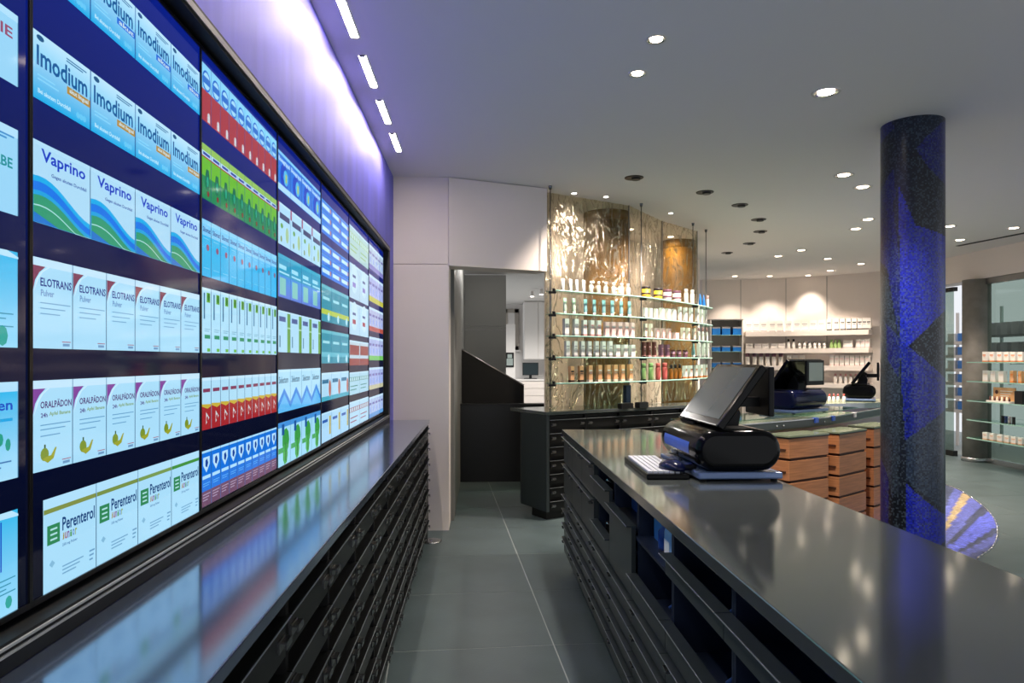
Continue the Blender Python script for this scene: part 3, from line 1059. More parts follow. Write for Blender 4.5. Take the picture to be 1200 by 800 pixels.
def open_shell(c, w, shelves):
    s = MB()
    s.box(0.03, 0.58, 0.001, 0.013, 0.13, TOP - 0.037)
    s.box(0.03, 0.58, w - 0.013, w - 0.001, 0.13, TOP - 0.037)
    s.box(0.42, 0.58, 0.013, w - 0.013, 0.13, TOP - 0.037)
    s.box(0.03, 0.42, 0.013, w - 0.013, 0.13, 0.526)
    obj('body', s, 'navy_inside', c)
    for z in shelves:
        obj('shelf', MB().box(0.02, 0.42, 0.013, w - 0.013, z - 0.012, z), 'navy_inside', c)
    obj('plinth', MB().box(0.07, 0.56, 0.001, w - 0.001, 0.0, 0.13), 'black_matt', c)


def front(c, w, z0, z1, name='front_board', m=N):
    f = obj(name, MB().box(0.006, 0.022, 0.002, w - 0.002, z0, z1), m, c)
    obj('lip', MB().box(-0.014, 0.024, 0.002, w - 0.002, z1, z1 + 0.006).box(-0.016, -0.014, 0.002, w - 0.002, z1 + 0.0035, z1 + 0.006, 1), [N, 'drawer_line'], f)
    return f


ye = RYF - 0.02 - 1.2
# open bins
w = 0.40
c = thing('open_bin_cabinet', 'dark cabinet with two open-topped bins next to the closed drawers', 'cabinet', (RX0, ye - w, 0), 0, 'cabinets of the till counter')
open_shell(c, w, (0.735,))
front(c, w, 0.741, 0.840, 'bin_front'); front(c, w, 0.532, 0.625, 'bin_front')
for z in (0.76, 0.56):
    obj('divider', MB().box(0.03, 0.40, w * 0.55, w * 0.56, z, z + 0.10), 'drawer_black', c)
    obj('bracket', MB().tube((0.03, w * 0.45, z + 0.1), (0.14, w * 0.62, z + 0.03), 0.004), 'steel', c)
lower_rows(c, w)
ye -= w
# locked pocket
w = 0.44
c = thing('lockable_cabinet', 'dark cabinet with blue inner flap and small lock', 'cabinet', (RX0, ye - w, 0), 0, 'cabinets of the till counter')
open_shell(c, w, (0.70,))
front(c, w, 0.532, 0.790, 'front_board')
fl = obj('flap', MB().box(0.10, 0.112, 0.02, w - 0.02, 0.705, 0.905), 'blue_panel', c)
obj('ledge', MB().box(0.022, 0.10, 0.016, w - 0.016, 0.765, 0.775), 'drawer_black', c)
obj('lock', MB().lathe([(0.012, 0), (0.012, 0.018), (0.006, 0.03)], 12, 0, Matrix.Translation((0.10, 0.08, 0.80)) @ Matrix.Rotation(R(-90), 4, 'Y')), 'chrome', fl)
lower_rows(c, w)
ye -= w
# open bays towards the camera
bays = [0.46, 0.50, 0.50, 0.56, 0.56]
bl = ['dark open bay holding the pale blue canister', 'dark open bay below the till, second bay from the lock',
      'dark open bay, third from the lock, in shadow', 'dark open bay, fourth from the lock, near the frame edge',
      'dark open bay closest to the camera under the worktop']
BAYS = []
for k, w in enumerate(bays):
    c = thing('open_bay_cabinet', bl[k], 'cabinet', (RX0, ye - w, 0), 0, 'cabinets of the till counter')
    BAYS.append((ye - w, w))
    open_shell(c, w, (0.762,))
    front(c, w, 0.532, 0.616)
    if k:
        front(c, w, 0.764, 0.822)
    obj('bracket', MB().tube((0.035, 0.06, 0.80), (0.16, 0.06, 0.88), 0.005), 'blue_panel', c)
    obj('bracket', MB().tube((0.035, 0.06, 0.635), (0.16, 0.06, 0.72), 0.005), 'blue_panel', c)
    lower_rows(c, w)
    ye -= w
# pale canister and a blue carton standing in the open bay
y0, w = BAYS[0]
c = thing('canister', 'pale blue plastic canister standing in the open bay', 'canister', (RX0 + 0.075, y0 + 0.12, 0.762))
b = MB().prism([(-0.03, -0.045), (0.03, -0.045), (0.03, 0.045), (-0.03, 0.045)], 0, 0.105)
mat('canister_blue', (150, 190, 226), 0.4)
o = obj('body', b, 'canister_blue', c); bevel(o, 0.014, 3)
obj('cap', MB().lathe([(0.016, 0.10), (0.016, 0.122), (0.013, 0.126)], 12), 'paper', c)
obj('label_sticker', MB().box(-0.0316, -0.0306, -0.028, 0.028, 0.02, 0.07), 'paper', c)
o = obj('carton', MB().box(-0.05, 0.05, -0.05, 0.05, 0, 0.10), 'canister_blue', None, (RX0 + 0.13, y0 + w - 0.09, 0.762))
mat('carton_blue', (90, 150, 210), 0.5)
o.data.materials[0] = MATS['carton_blue']; bevel(o, 0.002)
tag(o, 'light blue carton tucked at the back of the open bay', 'carton')
c = thing('bottle', 'small dark blue bottle between carton and canister in the open bay', 'bottle', (RX0 + 0.08, y0 + 0.27, 0.762))
mat('bottle_navy', (40, 74, 150), 0.25)
obj('body', MB().lathe([(0.022, 0), (0.024, 0.01), (0.024, 0.06), (0.012, 0.078), (0.012, 0.085)], 14), 'bottle_navy', c)
obj('cap', MB().lathe([(0.014, 0.085), (0.014, 0.105)], 12), 'black_lacquer', c)

m = MB().prism([(RX0 - 0.006, ye), (RX1, ye), (RX1, RYF - 0.24), (RX1 - 0.07, RYF), (RX0 - 0.006, RYF)], TOP - 0.036, TOP)
o = obj('till_worktop', m, 'worktop_grey'); bevel(o, 0.003)
tag(o, 'long glossy grey till worktop reflecting the glass shelves', 'worktop')
m = MB()
m.prism([(RX0 + 0.585, ye), (RX1 - 0.012, ye), (RX1 - 0.012, RYF - 0.26), (RX1 - 0.078, RYF - 0.022), (RX0 + 0.03, RYF - 0.022), (RX0 + 0.03, RYF - 0.018), (RX0 + 0.585, RYF - 0.02)][0:2] +
        [(RX1 - 0.012, RYF - 0.26), (RX0 + 0.585, RYF - 0.26)], 0.06, TOP - 0.037)
o = obj('counter_back_panel', m, 'drawer_grey')
tag(o, 'dark grey customer-side panel of the till counter', 'panel')

# middle cabinet below the glass shelves -------------------------------------
A = at(640.5, 482.5, 0.960).xy; B = at(800, 474.8, 0.960).xy; Cc = at(611, 479, 0.960).xy
A, B, Cc = Vector(A), Vector(B), Vector(Cc)
ab = (B - A); L = ab.length; ang = math.atan2(ab.y, ab.x); nx = Vector((-math.sin(ang), math.cos(ang)))
n = 4
gap = 0.03
uw = (L - gap) / n
pos = ['leftmost, with its whole drawer column showing', 'second from left', 'third from left', 'rightmost, behind the till']
for k in range(n):
    q = A + ab.normalized() * (gap + k * uw)
    drawer_unit('black drawer cabinet under the glass shelves, ' + pos[k], (q.x, q.y, 0), ang, uw, 0.28, group='drawer cabinets under the glass shelves')
mm = MB()
q0 = A + ab.normalized() * gap
mm.prism([A, q0, q0 + nx * 0.28, Cc + nx * 0.05 + ab.normalized() * 0.02, Cc], 0.078, 0.930)
o = obj('cabinet_end', mm, 'drawer_grey')
tag(o, 'dark canted end of the drawer block below the glass shelves', 'panel')
o2 = None
D_ = B + ab.normalized() * 0.55
E_ = D_ + nx * 0.34
F_ = Cc + nx * 0.20
mm = MB().prism([A + Vector((-0.004, -0.008)), B - nx * 0.01, D_ - nx * 0.01, E_, F_, Cc + Vector((-0.006, 0.0))], 0.930, 0.960)
o = obj('shelf_worktop', mm, 'worktop_grey'); bevel(o, 0.003)
tag(o, 'canted grey worktop carrying the glass shelf display', 'worktop')
mm = MB().prism([B + nx * 0.02, D_ + nx * 0.02, D_ + nx * 0.36, B + nx * 0.36], 0.0, 0.930)
o = obj('cabinet_end', mm, 'drawer_black')
tag(o, 'black plain cabinet end below the shelves behind the till monitor', 'panel')

# ================================================================ CURVED GLASS SHELVES AND RESIN PANELS
front_plan = [(0.665, 5.90), (1.065, 6.15), (1.545, 6.46), (1.99, 6.93), (2.42, 7.42), (2.72, 7.86)]
FC = smooth_curve(front_plan, 6)
up = [0.612, 0.412, 0.218, 0.030, -0.197]
LEV = [EYE + v for v in up]
names = ['top', 'second', 'third', 'fourth', 'lowest']
bc = offset(FC, 0.145)
tipc = Vector(FC[-1]) * 0.5 + Vector(bc[-1]) * 0.5
dirv = (Vector(FC[-1]) - Vector(FC[-2])).normalized()
tip = []
for k in range(1, 8):
    a_ = math.pi * k / 8
    rv = (Vector(FC[-1]) - tipc)
    tip.append(tuple(tipc + rv * math.cos(a_) + dirv * rv.length * math.sin(a_)))
outline = [tuple(p) for p in FC] + tip + [tuple(p) for p in bc[::-1]]
for k, z in enumerate(LEV):
    s = thing('glass_shelf', '%s curved glass shelf with pale green edge in front of amber panels' % names[k], 'shelf', (0, 0, 0), 0, 'curved glass shelves')
    obj('pane', MB().prism(outline, z - 0.011, z, 0, None, True), 'shelf_glass', s)
    e = MB()
    rim = [tuple(p) for p in FC] + tip
    rim2 = offset(rim, 0.006)
    rim0 = offset(rim, -0.0015)
    e.prism([*rim0, *rim2[::-1]], z - 0.0125, z + 0.0005, 0, None, True)
    obj('polished_edge', e, 'green_glass_edge', s)
    for i in (0, 13, 24):
        p = Vector(bc[i]) * 0.25 + Vector(FC[i]) * 0.75
        obj('clamp', MB().box(p.x - 0.045, p.x + 0.02, p.y - 0.012, p.y + 0.012, z - 0.030, z - 0.012).box(p.x - 0.012, p.x + 0.012, p.y - 0.012, p.y + 0.012, z - 0.011, z + 0.014), 'pos_matt', s)


def rod(label, x, y, x2=None, y2=None, z0=0.960):
    c = thing('steel_rod', label, 'rod', (x, y, z0), 0, 'rods carrying the glass shelves')
    x2 = x if x2 is None else x2; y2 = y if y2 is None else y2
    obj('rod', MB().tube((0, 0, 0), (x2 - x, y2 - y, CEIL - z0), 0.005, 8), 'handle_steel', c)
    obj('ceiling_boss', MB().lathe([(0.012, -0.03), (0.016, -0.004), (0.016, 0)], 12, 0, Matrix.Translation((x2 - x, y2 - y, CEIL - z0))), 'handle_steel', c)


for i, lab in ((0, 'thin steel rod at the left end of the curved glass shelves'), (13, 'thin steel rod in the middle of the curved glass shelves')):
    p = Vector(bc[i]) * 0.25 + Vector(FC[i]) * 0.75
    rod(lab, p.x - 0.03, p.y)
for i, lab, dx in ((24, 'thin steel rod near the rounded end of the glass shelves', 0), (29, 'outermost thin steel rod at the rounded shelf tip', 0.02)):
    p = Vector(bc[i]) * 0.5 + Vector(FC[i]) * 0.5
    rod(lab, p.x + dx, p.y, z0=LEV[4] - 0.10)

panel_plan = [at(641, 222, CEIL), at(739, 237, CEIL), at(778, 254, CEIL), at(819, 262, CEIL)]
panel_plan = [Vector((p.x, p.y)) for p in panel_plan]
shift = Vector((-0.02, 0.10))
panel_plan = [p * f + shift * 0.4 for p, f in zip(panel_plan, (1.006, 1.012, 1.022, 1.05))]
pl = ['wide amber wavy panel left of the joint behind the glass shelves', 'narrow middle amber wavy panel behind the jars',
      'right amber wavy panel ending at the hanging rods']
for k in range(3):
    a, b = panel_plan[k], panel_plan[k + 1]
    d = (b - a).normalized(); nn = Vector((-d.y, d.x))
    L_ = (b - a).length
    mm = MB()
    N_ = 24
    grid = []
    for i in range(N_ + 1):
        for j in range(2):
            p = a + d * (L_ * i / N_)
            w_ = 0.006 * math.sin(i * 1.7 + k)
            q = p + nn * w_
            grid.append((q.x, q.y, 0.961 if j == 0 else CEIL - 0.004))
    mm.poly(grid, [(2 * i, 2 * i + 2, 2 * i + 3, 2 * i + 1) for i in range(N_)], 0, None, True)
    t = thing('resin_panel', pl[k], 'panel', (0, 0, 0), 0, 'amber resin panels')
    sh = obj('sheet', mm, 'wavy_resin', t)
    so = sh.modifiers.new('t', 'SOLIDIFY'); so.thickness = 0.004
    obj('edge_trim', MB().box(-0.004, 0.004, -0.006, 0.006, 0.961, CEIL - 0.003), 'alu', t, (b.x, b.y, 0), math.atan2(d.y, d.x))

# amber-brown round pillars that show through the panels
for px, w_px, zc, lab in ((711, 54, 7.08, 'brown round pillar glowing through the left amber panel'),
                          (795, 40, 8.75, 'smaller brown round pillar glowing through the right amber panel')):
    u = (px - 600) / 800
    x = zc * (math.sin(YAW) + u * math.cos(YAW)); y = zc * (math.cos(YAW) - u * math.sin(YAW))
    r = w_px * zc / 800 / 2
    t = thing('round_pillar', lab, 'pillar', (x, y, 0), 0, 'brown round pillars')
    obj('shaft', MB().lathe([(r, 0.06), (r, CEIL - 0.10)], 40), 'olive_fabric', t)
    obj('foot', MB().lathe([(r + 0.02, 0), (r + 0.02, 0.06)], 40), 'drawer_black', t)
    obj('head_ring', MB().lathe([(r, CEIL - 0.10), (r, CEIL)], 40), 'olive_fabric', t)

# ================================================================ PRODUCTS
COLS = {
    'white': (236, 232, 226), 'cream': (236, 222, 204), 'pink': (226, 190, 186), 'rose': (206, 150, 150), 'grey': (176, 172, 172),
    'teal': (130, 178, 182), 'green': (158, 190, 120), 'red': (226, 104, 100), 'peach': (226, 170, 120), 'orange': (230, 130, 50),
    'amber': (150, 90, 24), 'brown': (92, 50, 44), 'purple': (110, 72, 92), 'blue': (30, 120, 206), 'yellow': (220, 170, 50),
    'dark': (40, 34, 34), 'black': (18, 18, 20), 'navy': (40, 60, 110), 'mint': (190, 214, 190), 'clear': (190, 196, 180)}
for k, v in COLS.items():
    mat('pack_' + k, v, 0.42)
_pm = {}


def product(kind, label, x, y, z, rz, w, h, c1, c2, group, cat=None):
    """kinds: carton, tube, bottle, jar, pump"""
    key = (kind, round(w, 3), round(h, 3), c1, c2)
    if key not in _pm:
        parts = []
        if kind == 'carton':
            d = min(w * 0.8, 0.05)
            b = MB().box(-w / 2, w / 2, -d / 2, d / 2, 0, h)
            b.box(-w * 0.40, w * 0.40, -d / 2 - 0.0006, -d / 2 + 0.001, h * 0.62, h * 0.72, 1)
            b.box(-w * 0.30, w * 0.30, -d / 2 - 0.0006, -d / 2 + 0.001, h * 0.50, h * 0.54, 1)
            b.box(-w / 2 - 0.0004, w / 2 + 0.0004, -d / 2 - 0.0005, d / 2 + 0.0004, h * 0.02, h * 0.13, 1)
            parts.append(('carton', b.mesh('carton', ['pack_' + c1, 'pack_' + c2])))
        elif kind == 'tube':
            b = MB()
            n = 14; r = w / 2; rings = []
            for f, rr, dd in ((0.16, 0.85, 0.85), (0.24, 1, 1), (0.6, 1.02, 0.7), (1.0, 1.1, 0.06)):
                rings.append([(r * rr * math.cos(2 * math.pi * q / n), r * dd * math.sin(2 * math.pi * q / n), h * f) for q in range(n)])
            v = [p for g in rings for p in g]
            fs = [(j * n + q, j * n + (q + 1) % n, (j + 1) * n + (q + 1) % n, (j + 1) * n + q) for j in range(3) for q in range(n)]
            fs.append(tuple(3 * n + q for q in range(n)))
            b.poly(v, fs, 0, None, True)
            parts.append(('body', b.mesh('body', ['pack_' + c1])))
            parts.append(('cap', MB().lathe([(r * 0.8, 0), (r * 0.85, h * 0.16)], 14).mesh('cap', ['pack_' + c2])))
        elif kind == 'bottle':
            r = w / 2
            parts.append(('body', MB().lathe([(r * 0.92, 0), (r, h * 0.03), (r, h * 0.62), (r * 0.5, h * 0.72), (r * 0.5, h * 0.76)], 14).mesh('body', ['pack_' + c1])))
            parts.append(('cap', MB().lathe([(r * 0.62, h * 0.74), (r * 0.62, h * 0.98), (r * 0.5, h)], 14).mesh('cap', ['pack_' + c2])))
        elif kind == 'jar':
            r = w / 2
            parts.append(('body', MB().lathe([(r * 0.95, 0), (r, h * 0.05), (r, h * 0.78)], 18).mesh('body', ['pack_' + c1])))
            parts.append(('lid', MB().lathe([(r * 1.01, h * 0.78), (r * 1.01, h * 0.98), (r * 0.95, h)], 18).mesh('lid', ['pack_' + c2])))
            parts.append(('label_band', MB().lathe([(r * 1.01, h * 0.30), (r * 1.01, h * 0.46)], 18).mesh('label_band', ['pack_' + c2])))
        elif kind == 'pump':
            r = w / 2
            parts.append(('body', MB().lathe([(r * 0.9, 0), (r, h * 0.02), (r, h * 0.70), (r * 0.9, h * 0.73)], 14).mesh('body', ['pack_' + c1])))
            parts.append(('cap', MB().lathe([(r * 0.9, h * 0.73), (r * 0.9, h * 0.98), (r * 0.7, h)], 14).mesh('cap', ['pack_' + c2])))
        _pm[key] = parts
    parts = _pm[key]
    if len(parts) == 1:
        o = link(kind, parts[0][1], None, (x, y, z), rz)
        return tag(o, label, cat or kind, group)
    t = thing(kind if kind != 'pump' else 'pump_bottle', label, cat or ('bottle' if kind == 'pump' else kind), (x, y, z), rz, group)
    for nme, me in parts:
        link(nme, me, t)
    return t


def row_on(plan, z, items, where, group):
    """items: (px, width px, height px, kind, colour, second colour, words)"""
    items = sorted(items, key=lambda q: q[0])
    for i, (px, wp, hp, kind, c1, c2, words) in enumerate(items):
        hit = on_line(px, plan)
        if hit is None:
            continue
        t, p, ang = hit
        w, h = wp * t / 800, hp * t / 800
        product(kind, '%s, %s item from left on %s' % (words, ORD[i], where), p.x, p.y, z, ang + random.uniform(-.08, .08), w, h, c1, c2, group)


PC = offset(FC, 0.075)
PC = PC + [tuple(Vector(PC[-1]) + dirv * 0.06)]
rows = [[], [], [], [], []]
for px in (659.5, 668.5, 676, 684):
    rows[0].append((px, 4.2, 15, 'tube', 'white', 'white', 'white upright tube'))
for px in (692.5, 701.5, 710, 719, 728.5, 736):
    rows[0].append((px, 5.2, 14.5, 'bottle', 'clear', 'white', 'clear bottle with white cap'))
for px, c, d, t in ((757, 'yellow', 'dark', 'yellow banded jar with dark lid'), (771, 'yellow', 'dark', 'yellow jar with brown bands'),
                    (782, 'grey', 'purple', 'grey jar with purple lid'), (793, 'cream', 'purple', 'cream jar with purple band')):
    rows[0].append((px, 10, 13.5, 'jar', c, d, t))
for px in (804, 811):
    rows[0].append((px, 5, 17.5, 'pump', 'white', 'white', 'slim white bottle'))
for px in (820.5, 824.6):
    rows[0].append((px, 3.8, 15, 'tube', 'blue', 'blue', 'bright blue upright tube'))
for px in (829, 832.6):
    rows[0].append((px, 3.2, 15, 'pump', 'white', 'pink', 'thin white bottle near the shelf tip'))
for px in (662, 672.5):
    rows[1].append((px, 4.6, 19, 'tube', 'mint', 'white', 'pale mint tube'))
for px in (686, 696.5, 707.5, 717.5, 728, 737.5):
    rows[1].append((px, 4.6, 18.5, 'tube', 'teal', 'white', 'teal tube with white cap'))
for px in (756, 762, 768.5):
    rows[1].append((px, 4.6, 12.5, 'carton', 'white', 'white', 'small white carton'))
for px in (775.5, 782.5, 789):
    rows[1].append((px, 6, 14, 'carton', 'white', 'cream', 'square cream carton'))
for px in (796.5, 803, 809.5, 816.5, 821.5, 826, 830):
    rows[1].append((px, 4.2, 17.5, 'carton', 'white', 'grey', 'tall slim white carton'))
for px in (663, 674.5):
    rows[2].append((px, 6, 20, 'carton', 'white', 'grey', 'tall white carton with grey print'))
for px in (684.5, 693, 701):
    rows[2].append((px, 5.6, 19, 'carton', 'white', 'rose', 'white carton with rose foot'))
for px in (710.5, 717.8, 725.5, 732.8, 740):
    rows[2].append((px, 6, 17.5, 'carton', 'pink', 'white', 'pink and white carton'))
for px in (756, 762.5):
    rows[2].append((px, 4.2, 17, 'carton', 'cream', 'rose', 'narrow cream carton with rose print'))
for px in (769.5, 776.5, 783.5):
    rows[2].append((px, 5, 12.5, 'carton', 'pink', 'rose', 'short pink carton'))
rows[2].append((791.5, 8, 8, 'carton', 'pink', 'cream', 'low wide pink carton'))
for px in (800, 806, 813):
    rows[2].append((px, 4.4, 14.5, 'carton', 'cream', 'rose', 'cream carton with rose stripes'))
for px in (819, 823.5, 828, 832):
    rows[2].append((px, 3.4, 16, 'bottle', 'white', 'rose', 'small white bottle with rose cap'))
for px in (664.5, 673.5, 682, 690, 698.5, 706.5, 714.5):
    rows[3].append((px, 5.4, 18.5, 'carton', 'white', 'grey', 'white carton with fine grey print'))
for px in (722.8, 731.7, 740.4):
    rows[3].append((px, 6.4, 14.5, 'carton', 'white', 'pink', 'square white carton with pink foot'))
for px in (754, 760, 766.5):
    rows[3].append((px, 4.8, 18, 'carton', 'brown', 'rose', 'tall maroon carton'))
for px in (774.5, 781.5):
    rows[3].append((px, 5.4, 15, 'carton', 'purple', 'rose', 'purple carton'))
for px in (788.5, 795.5, 803):
    rows[3].append((px, 5.4, 9, 'jar', 'purple', 'brown', 'low purple jar'))
rows[3].append((812.5, 4.6, 17, 'tube', 'teal', 'white', 'lone teal tube'))
for px in (819, 824.5, 829):
    rows[3].append((px, 4, 17, 'carton', 'white', 'grey', 'white carton near the shelf tip'))
for px in (669.5, 680.5):
    rows[4].append((px, 5.6, 19, 'carton', 'peach', 'dark', 'peach carton with dark print'))
for px in (691, 702, 712, 720.5, 728.8, 738):
    rows[4].append((px, 5.6, 19.5, 'carton', 'peach', 'cream', 'peach and cream carton'))
for px in (754, 762.8):
    rows[4].append((px, 6, 20, 'pump', 'green', 'green', 'light green round bottle'))
for px in (771.2, 779):
    rows[4].append((px, 6, 19.5, 'pump', 'red', 'red', 'coral red round bottle'))
for px in (786.5, 791.5, 796.5):
    rows[4].append((px, 4.6, 17, 'bottle', 'amber', 'dark', 'amber glass bottle with dark cap'))
for px in (802.5, 808.5, 814.5, 820.5, 826):
    rows[4].append((px, 5.4, 15, 'carton', 'white', 'orange', 'white carton with orange foot'))
for k in range(5):
    row_on(PC, LEV[k], rows[k], names[k] + ' curved glass shelf', 'products on the %s curved glass shelf' % names[k])

# things on the worktop below the glass shelves
wp = offset(FC, 0.10)
t, p, ang = on_line(735, wp)
o = obj('display_stand', MB().box(-0.035, 0.035, -0.02, 0.02, 0, 0.215).box(-0.06, 0.06, -0.03, 0.03, 0, 0.012), 'navy_inside', None, (p.x, p.y, 0.960), ang)
tag(o, 'dark blue upright display stand under the lowest glass shelf', 'stand'); bevel(o, 0.002)
for px, lab in ((733, 'low black box beside the dark blue stand'), (752, 'low black box right of the dark blue stand')):
    t, p, ang = on_line(px, offset(FC, 0.02))
    o = obj('low_box', MB().box(-0.075, 0.075, -0.028, 0.028, 0, 0.05).box(-0.068, 0.068, -0.021, 0.021, 0.05, 0.054), 'black_lacquer', None, (p.x, p.y, 0.960), ang)
    tag(o, lab, 'box'); bevel(o, 0.002)

# ---------------------------------------------------------------- lit ledges on the curved back wall
lp0 = [p for p in bwp if p[0] > 3.9]
hits = [on_line(px, bwp)[1] for px in (872, 890, 910, 930, 950, 970, 990, 1010, 1023)]
led = [(h.x, h.y) for h in hits]
ledge_front = offset(led, -0.22)
LZ = [EYE + 0.525, EYE + 0.215, EYE - 0.095, EYE - 0.40]
ln = ['top', 'second', 'third', 'lowest']
for k, z in enumerate(LZ):
    e = MB().prism(thick(led, -0.22), z - 0.085, z)
    o = obj('wall_ledge', e, 'warm_white_wall')
    tag(o, '%s thick white product ledge on the curved back wall' % ln[k], 'ledge', 'white ledges on the back wall')
lc = offset(led, -0.13)
G = 'products on the white wall ledges'
it = []
for px in (877.5, 886, 895, 905, 914, 924, 934, 943, 953, 963):
    it.append((px, 7, 12.5, 'carton', 'white', 'grey', 'white carton with grey print'))
for px in (972, 980.5, 988, 995, 1001.5, 1008, 1013.5, 1018.5):
    it.append((px, 4.8, 13.5, 'carton', 'white', 'dark', 'narrow white carton with dark print'))
row_on(lc, LZ[0], it, 'top white wall ledge', G)
it = []
for px in (878, 888, 897, 907, 916):
    it.append((px, 7.6, 6, 'carton', 'white', 'grey', 'flat white carton'))
for px in (924, 930):
    it.append((px, 3.8, 11, 'bottle', 'white', 'dark', 'white bottle with dark cap'))
for px in (937, 943, 949, 955, 960.5, 966):
    it.append((px, 3.6, 8, 'jar', 'white', 'grey', 'small white jar'))
for px in (974.5, 979, 983.5):
    it.append((px, 3.8, 10, 'bottle', 'green', 'green', 'green bottle'))
it.append((994, 10, 9, 'carton', 'white', 'grey', 'wide white carton'))
for px in (1006, 1011.5, 1017):
    it.append((px, 4.6, 10, 'carton', 'white', 'pink', 'upright white carton with pink print'))
row_on(lc, LZ[1], it, 'second white wall ledge', G)
it = []
for px in (876, 884, 892, 899.5, 907, 915):
    it.append((px, 5, 14, 'pump', 'white', 'purple', 'white bottle with mauve top'))
for px in (925, 932, 940):
    it.append((px, 5.4, 12, 'carton', 'white', 'cream', 'plain white carton'))
for px in (975, 981, 987, 993, 999, 1005, 1011, 1017):
    it.append((px, 4.6, 12, 'carton', 'white', 'pink', 'white and pink carton'))
row_on(lc, LZ[2], it, 'third white wall ledge', G)
it = []
for px in (893, 899, 905, 911, 917):
    it.append((px, 4, 10.5, 'bottle', 'white', 'grey', 'white bottle with grey cap'))
for px in (979, 985, 991, 997, 1003, 1009):
    it.append((px, 4, 11, 'bottle', 'white', 'rose', 'white bottle with rose cap'))
row_on(lc, LZ[3], it, 'lowest white wall ledge', G)

# blue cartons in the grey niche left of the ledges
nh = [on_line(px, bwp)[1] for px in (829, 867)]
nd = (nh[1] - nh[0]); nl = nd.length; na = math.atan2(nd.y, nd.x)
ni = thing('display_niche', 'grey display niche with blue cartons left of the wall ledges', 'niche', (nh[0].x, nh[0].y, 0), na)
ZT = EYE + 0.74
mat('niche_grey', (168, 160, 150), 0.7)
obj('back', MB().box(0, nl, -0.03, -0.005, 0.35, ZT), 'niche_grey', ni)
obj('top', MB().box(0, nl, -0.24, -0.005, ZT, ZT + 0.02), 'grey_panel', ni)
obj('side', MB().box(nl - 0.02, nl, -0.24, -0.005, 0.35, ZT), 'warm_white_wall', ni)
obj('side', MB().box(0, 0.02, -0.24, -0.005, 0.35, ZT), 'warm_white_wall', ni)
NZ = [EYE + 0.47, EYE + 0.165, EYE - 0.13, EYE - 0.42]
for z in NZ:
    obj('shelf', MB().box(0.02, nl - 0.02, -0.23, -0.03, z - 0.012, z), 'green_glass_edge', ni)
ct = {0: 'top', 1: 'second', 2: 'third', 3: 'lowest'}
Mn = Matrix.Translation((nh[0].x, nh[0].y, 0)) @ Matrix.Rotation(na, 4, 'Z')
for r, z in enumerate(NZ):
    for j, fx in enumerate((0.20, 0.50, 0.83)):
        q = Mn @ Vector((nl * fx, -0.13, z))
        hh = 0.15 if r == 0 else 0.10
        b = MB().box(-0.075, 0.075, -0.06, 0.06, 0, hh, 0).box(-0.076, 0.076, -0.0606, 0.0606, hh * 0.8, hh + 0.0005, 1)
        o = obj('blue_carton', b, ['pack_blue', 'pack_grey'], None, q, na)
        tag(o, 'blue carton, %s from left on the %s niche shelf' % (ORD[j], ct[r]), 'carton', 'blue cartons in the niche')

# ================================================================ SALES COUNTER WITH WOODEN DRAWER STACKS
band = [at(864.5, 497.5, 0.975), at(910, 493.6, 0.975), at(953, 490, 0.975), at(980, 487, 0.975), at(1019, 480.5, 0.975)]
bp_ = [(p.x, p.y) for p in band]
bp_ = bp_ + [tuple(Vector(bp_[-1]) + (Vector(bp_[-1]) - Vector(bp_[-2])).normalized() * 0.35)]
bp_ = smooth_curve(bp_, 4)
sc_ = thing('sales_counter', 'curved sales counter with steel edge band above wooden drawer stacks', 'counter')
obj('edge_band', MB().wall(bp_, 0.014, 0.915, 0.968), 'drawer_grey', sc_)
obj('band_cap', MB().wall(offset(bp_, -0.004), 0.022, 0.968, 0.975), 'steel', sc_)
obj('top', MB().wall(offset(bp_, 0.016), 0.62, 0.905, 0.925), 'glass_top_green', sc_)
obj('glass_shelf', MB().wall(offset(bp_, 0.20), 0.40, 0.965, 0.975), 'shelf_glass', sc_)
obj('body', MB().wall(offset(bp_, 0.06), 0.50, 0.08, 0.905), 'niche_grey', sc_)
obj('plinth', MB().wall(offset(bp_, 0.10), 0.42, 0.0, 0.08), 'black_matt', sc_)
for px in (882, 910, 918, 966):
    t, p, ang = on_line(px, bp_)
    Mx = Matrix.Translation((p.x, p.y, 0.942)) @ Matrix.Rotation(ang, 4, 'Z') @ Matrix.Rotation(R(90), 4, 'X')
    obj('bolt', MB().lathe([(0.008, 0), (0.008, 0.003), (0.005, 0.006)], 10, 0, Mx), 'chrome', sc_)
for px, mname in ((956, 'sticker_blue'), (976, 'sticker_blue'), (1001, 'paper')):
    t, p, ang = on_line(px, bp_)
    Mx = Matrix.Translation((p.x, p.y, 0.95)) @ Matrix.Rotation(ang, 4, 'Z')
    obj('clip', MB().box(-0.022, 0.022, -0.012, 0.016, -0.01, 0.028, 0, None, Mx), mname, sc_)

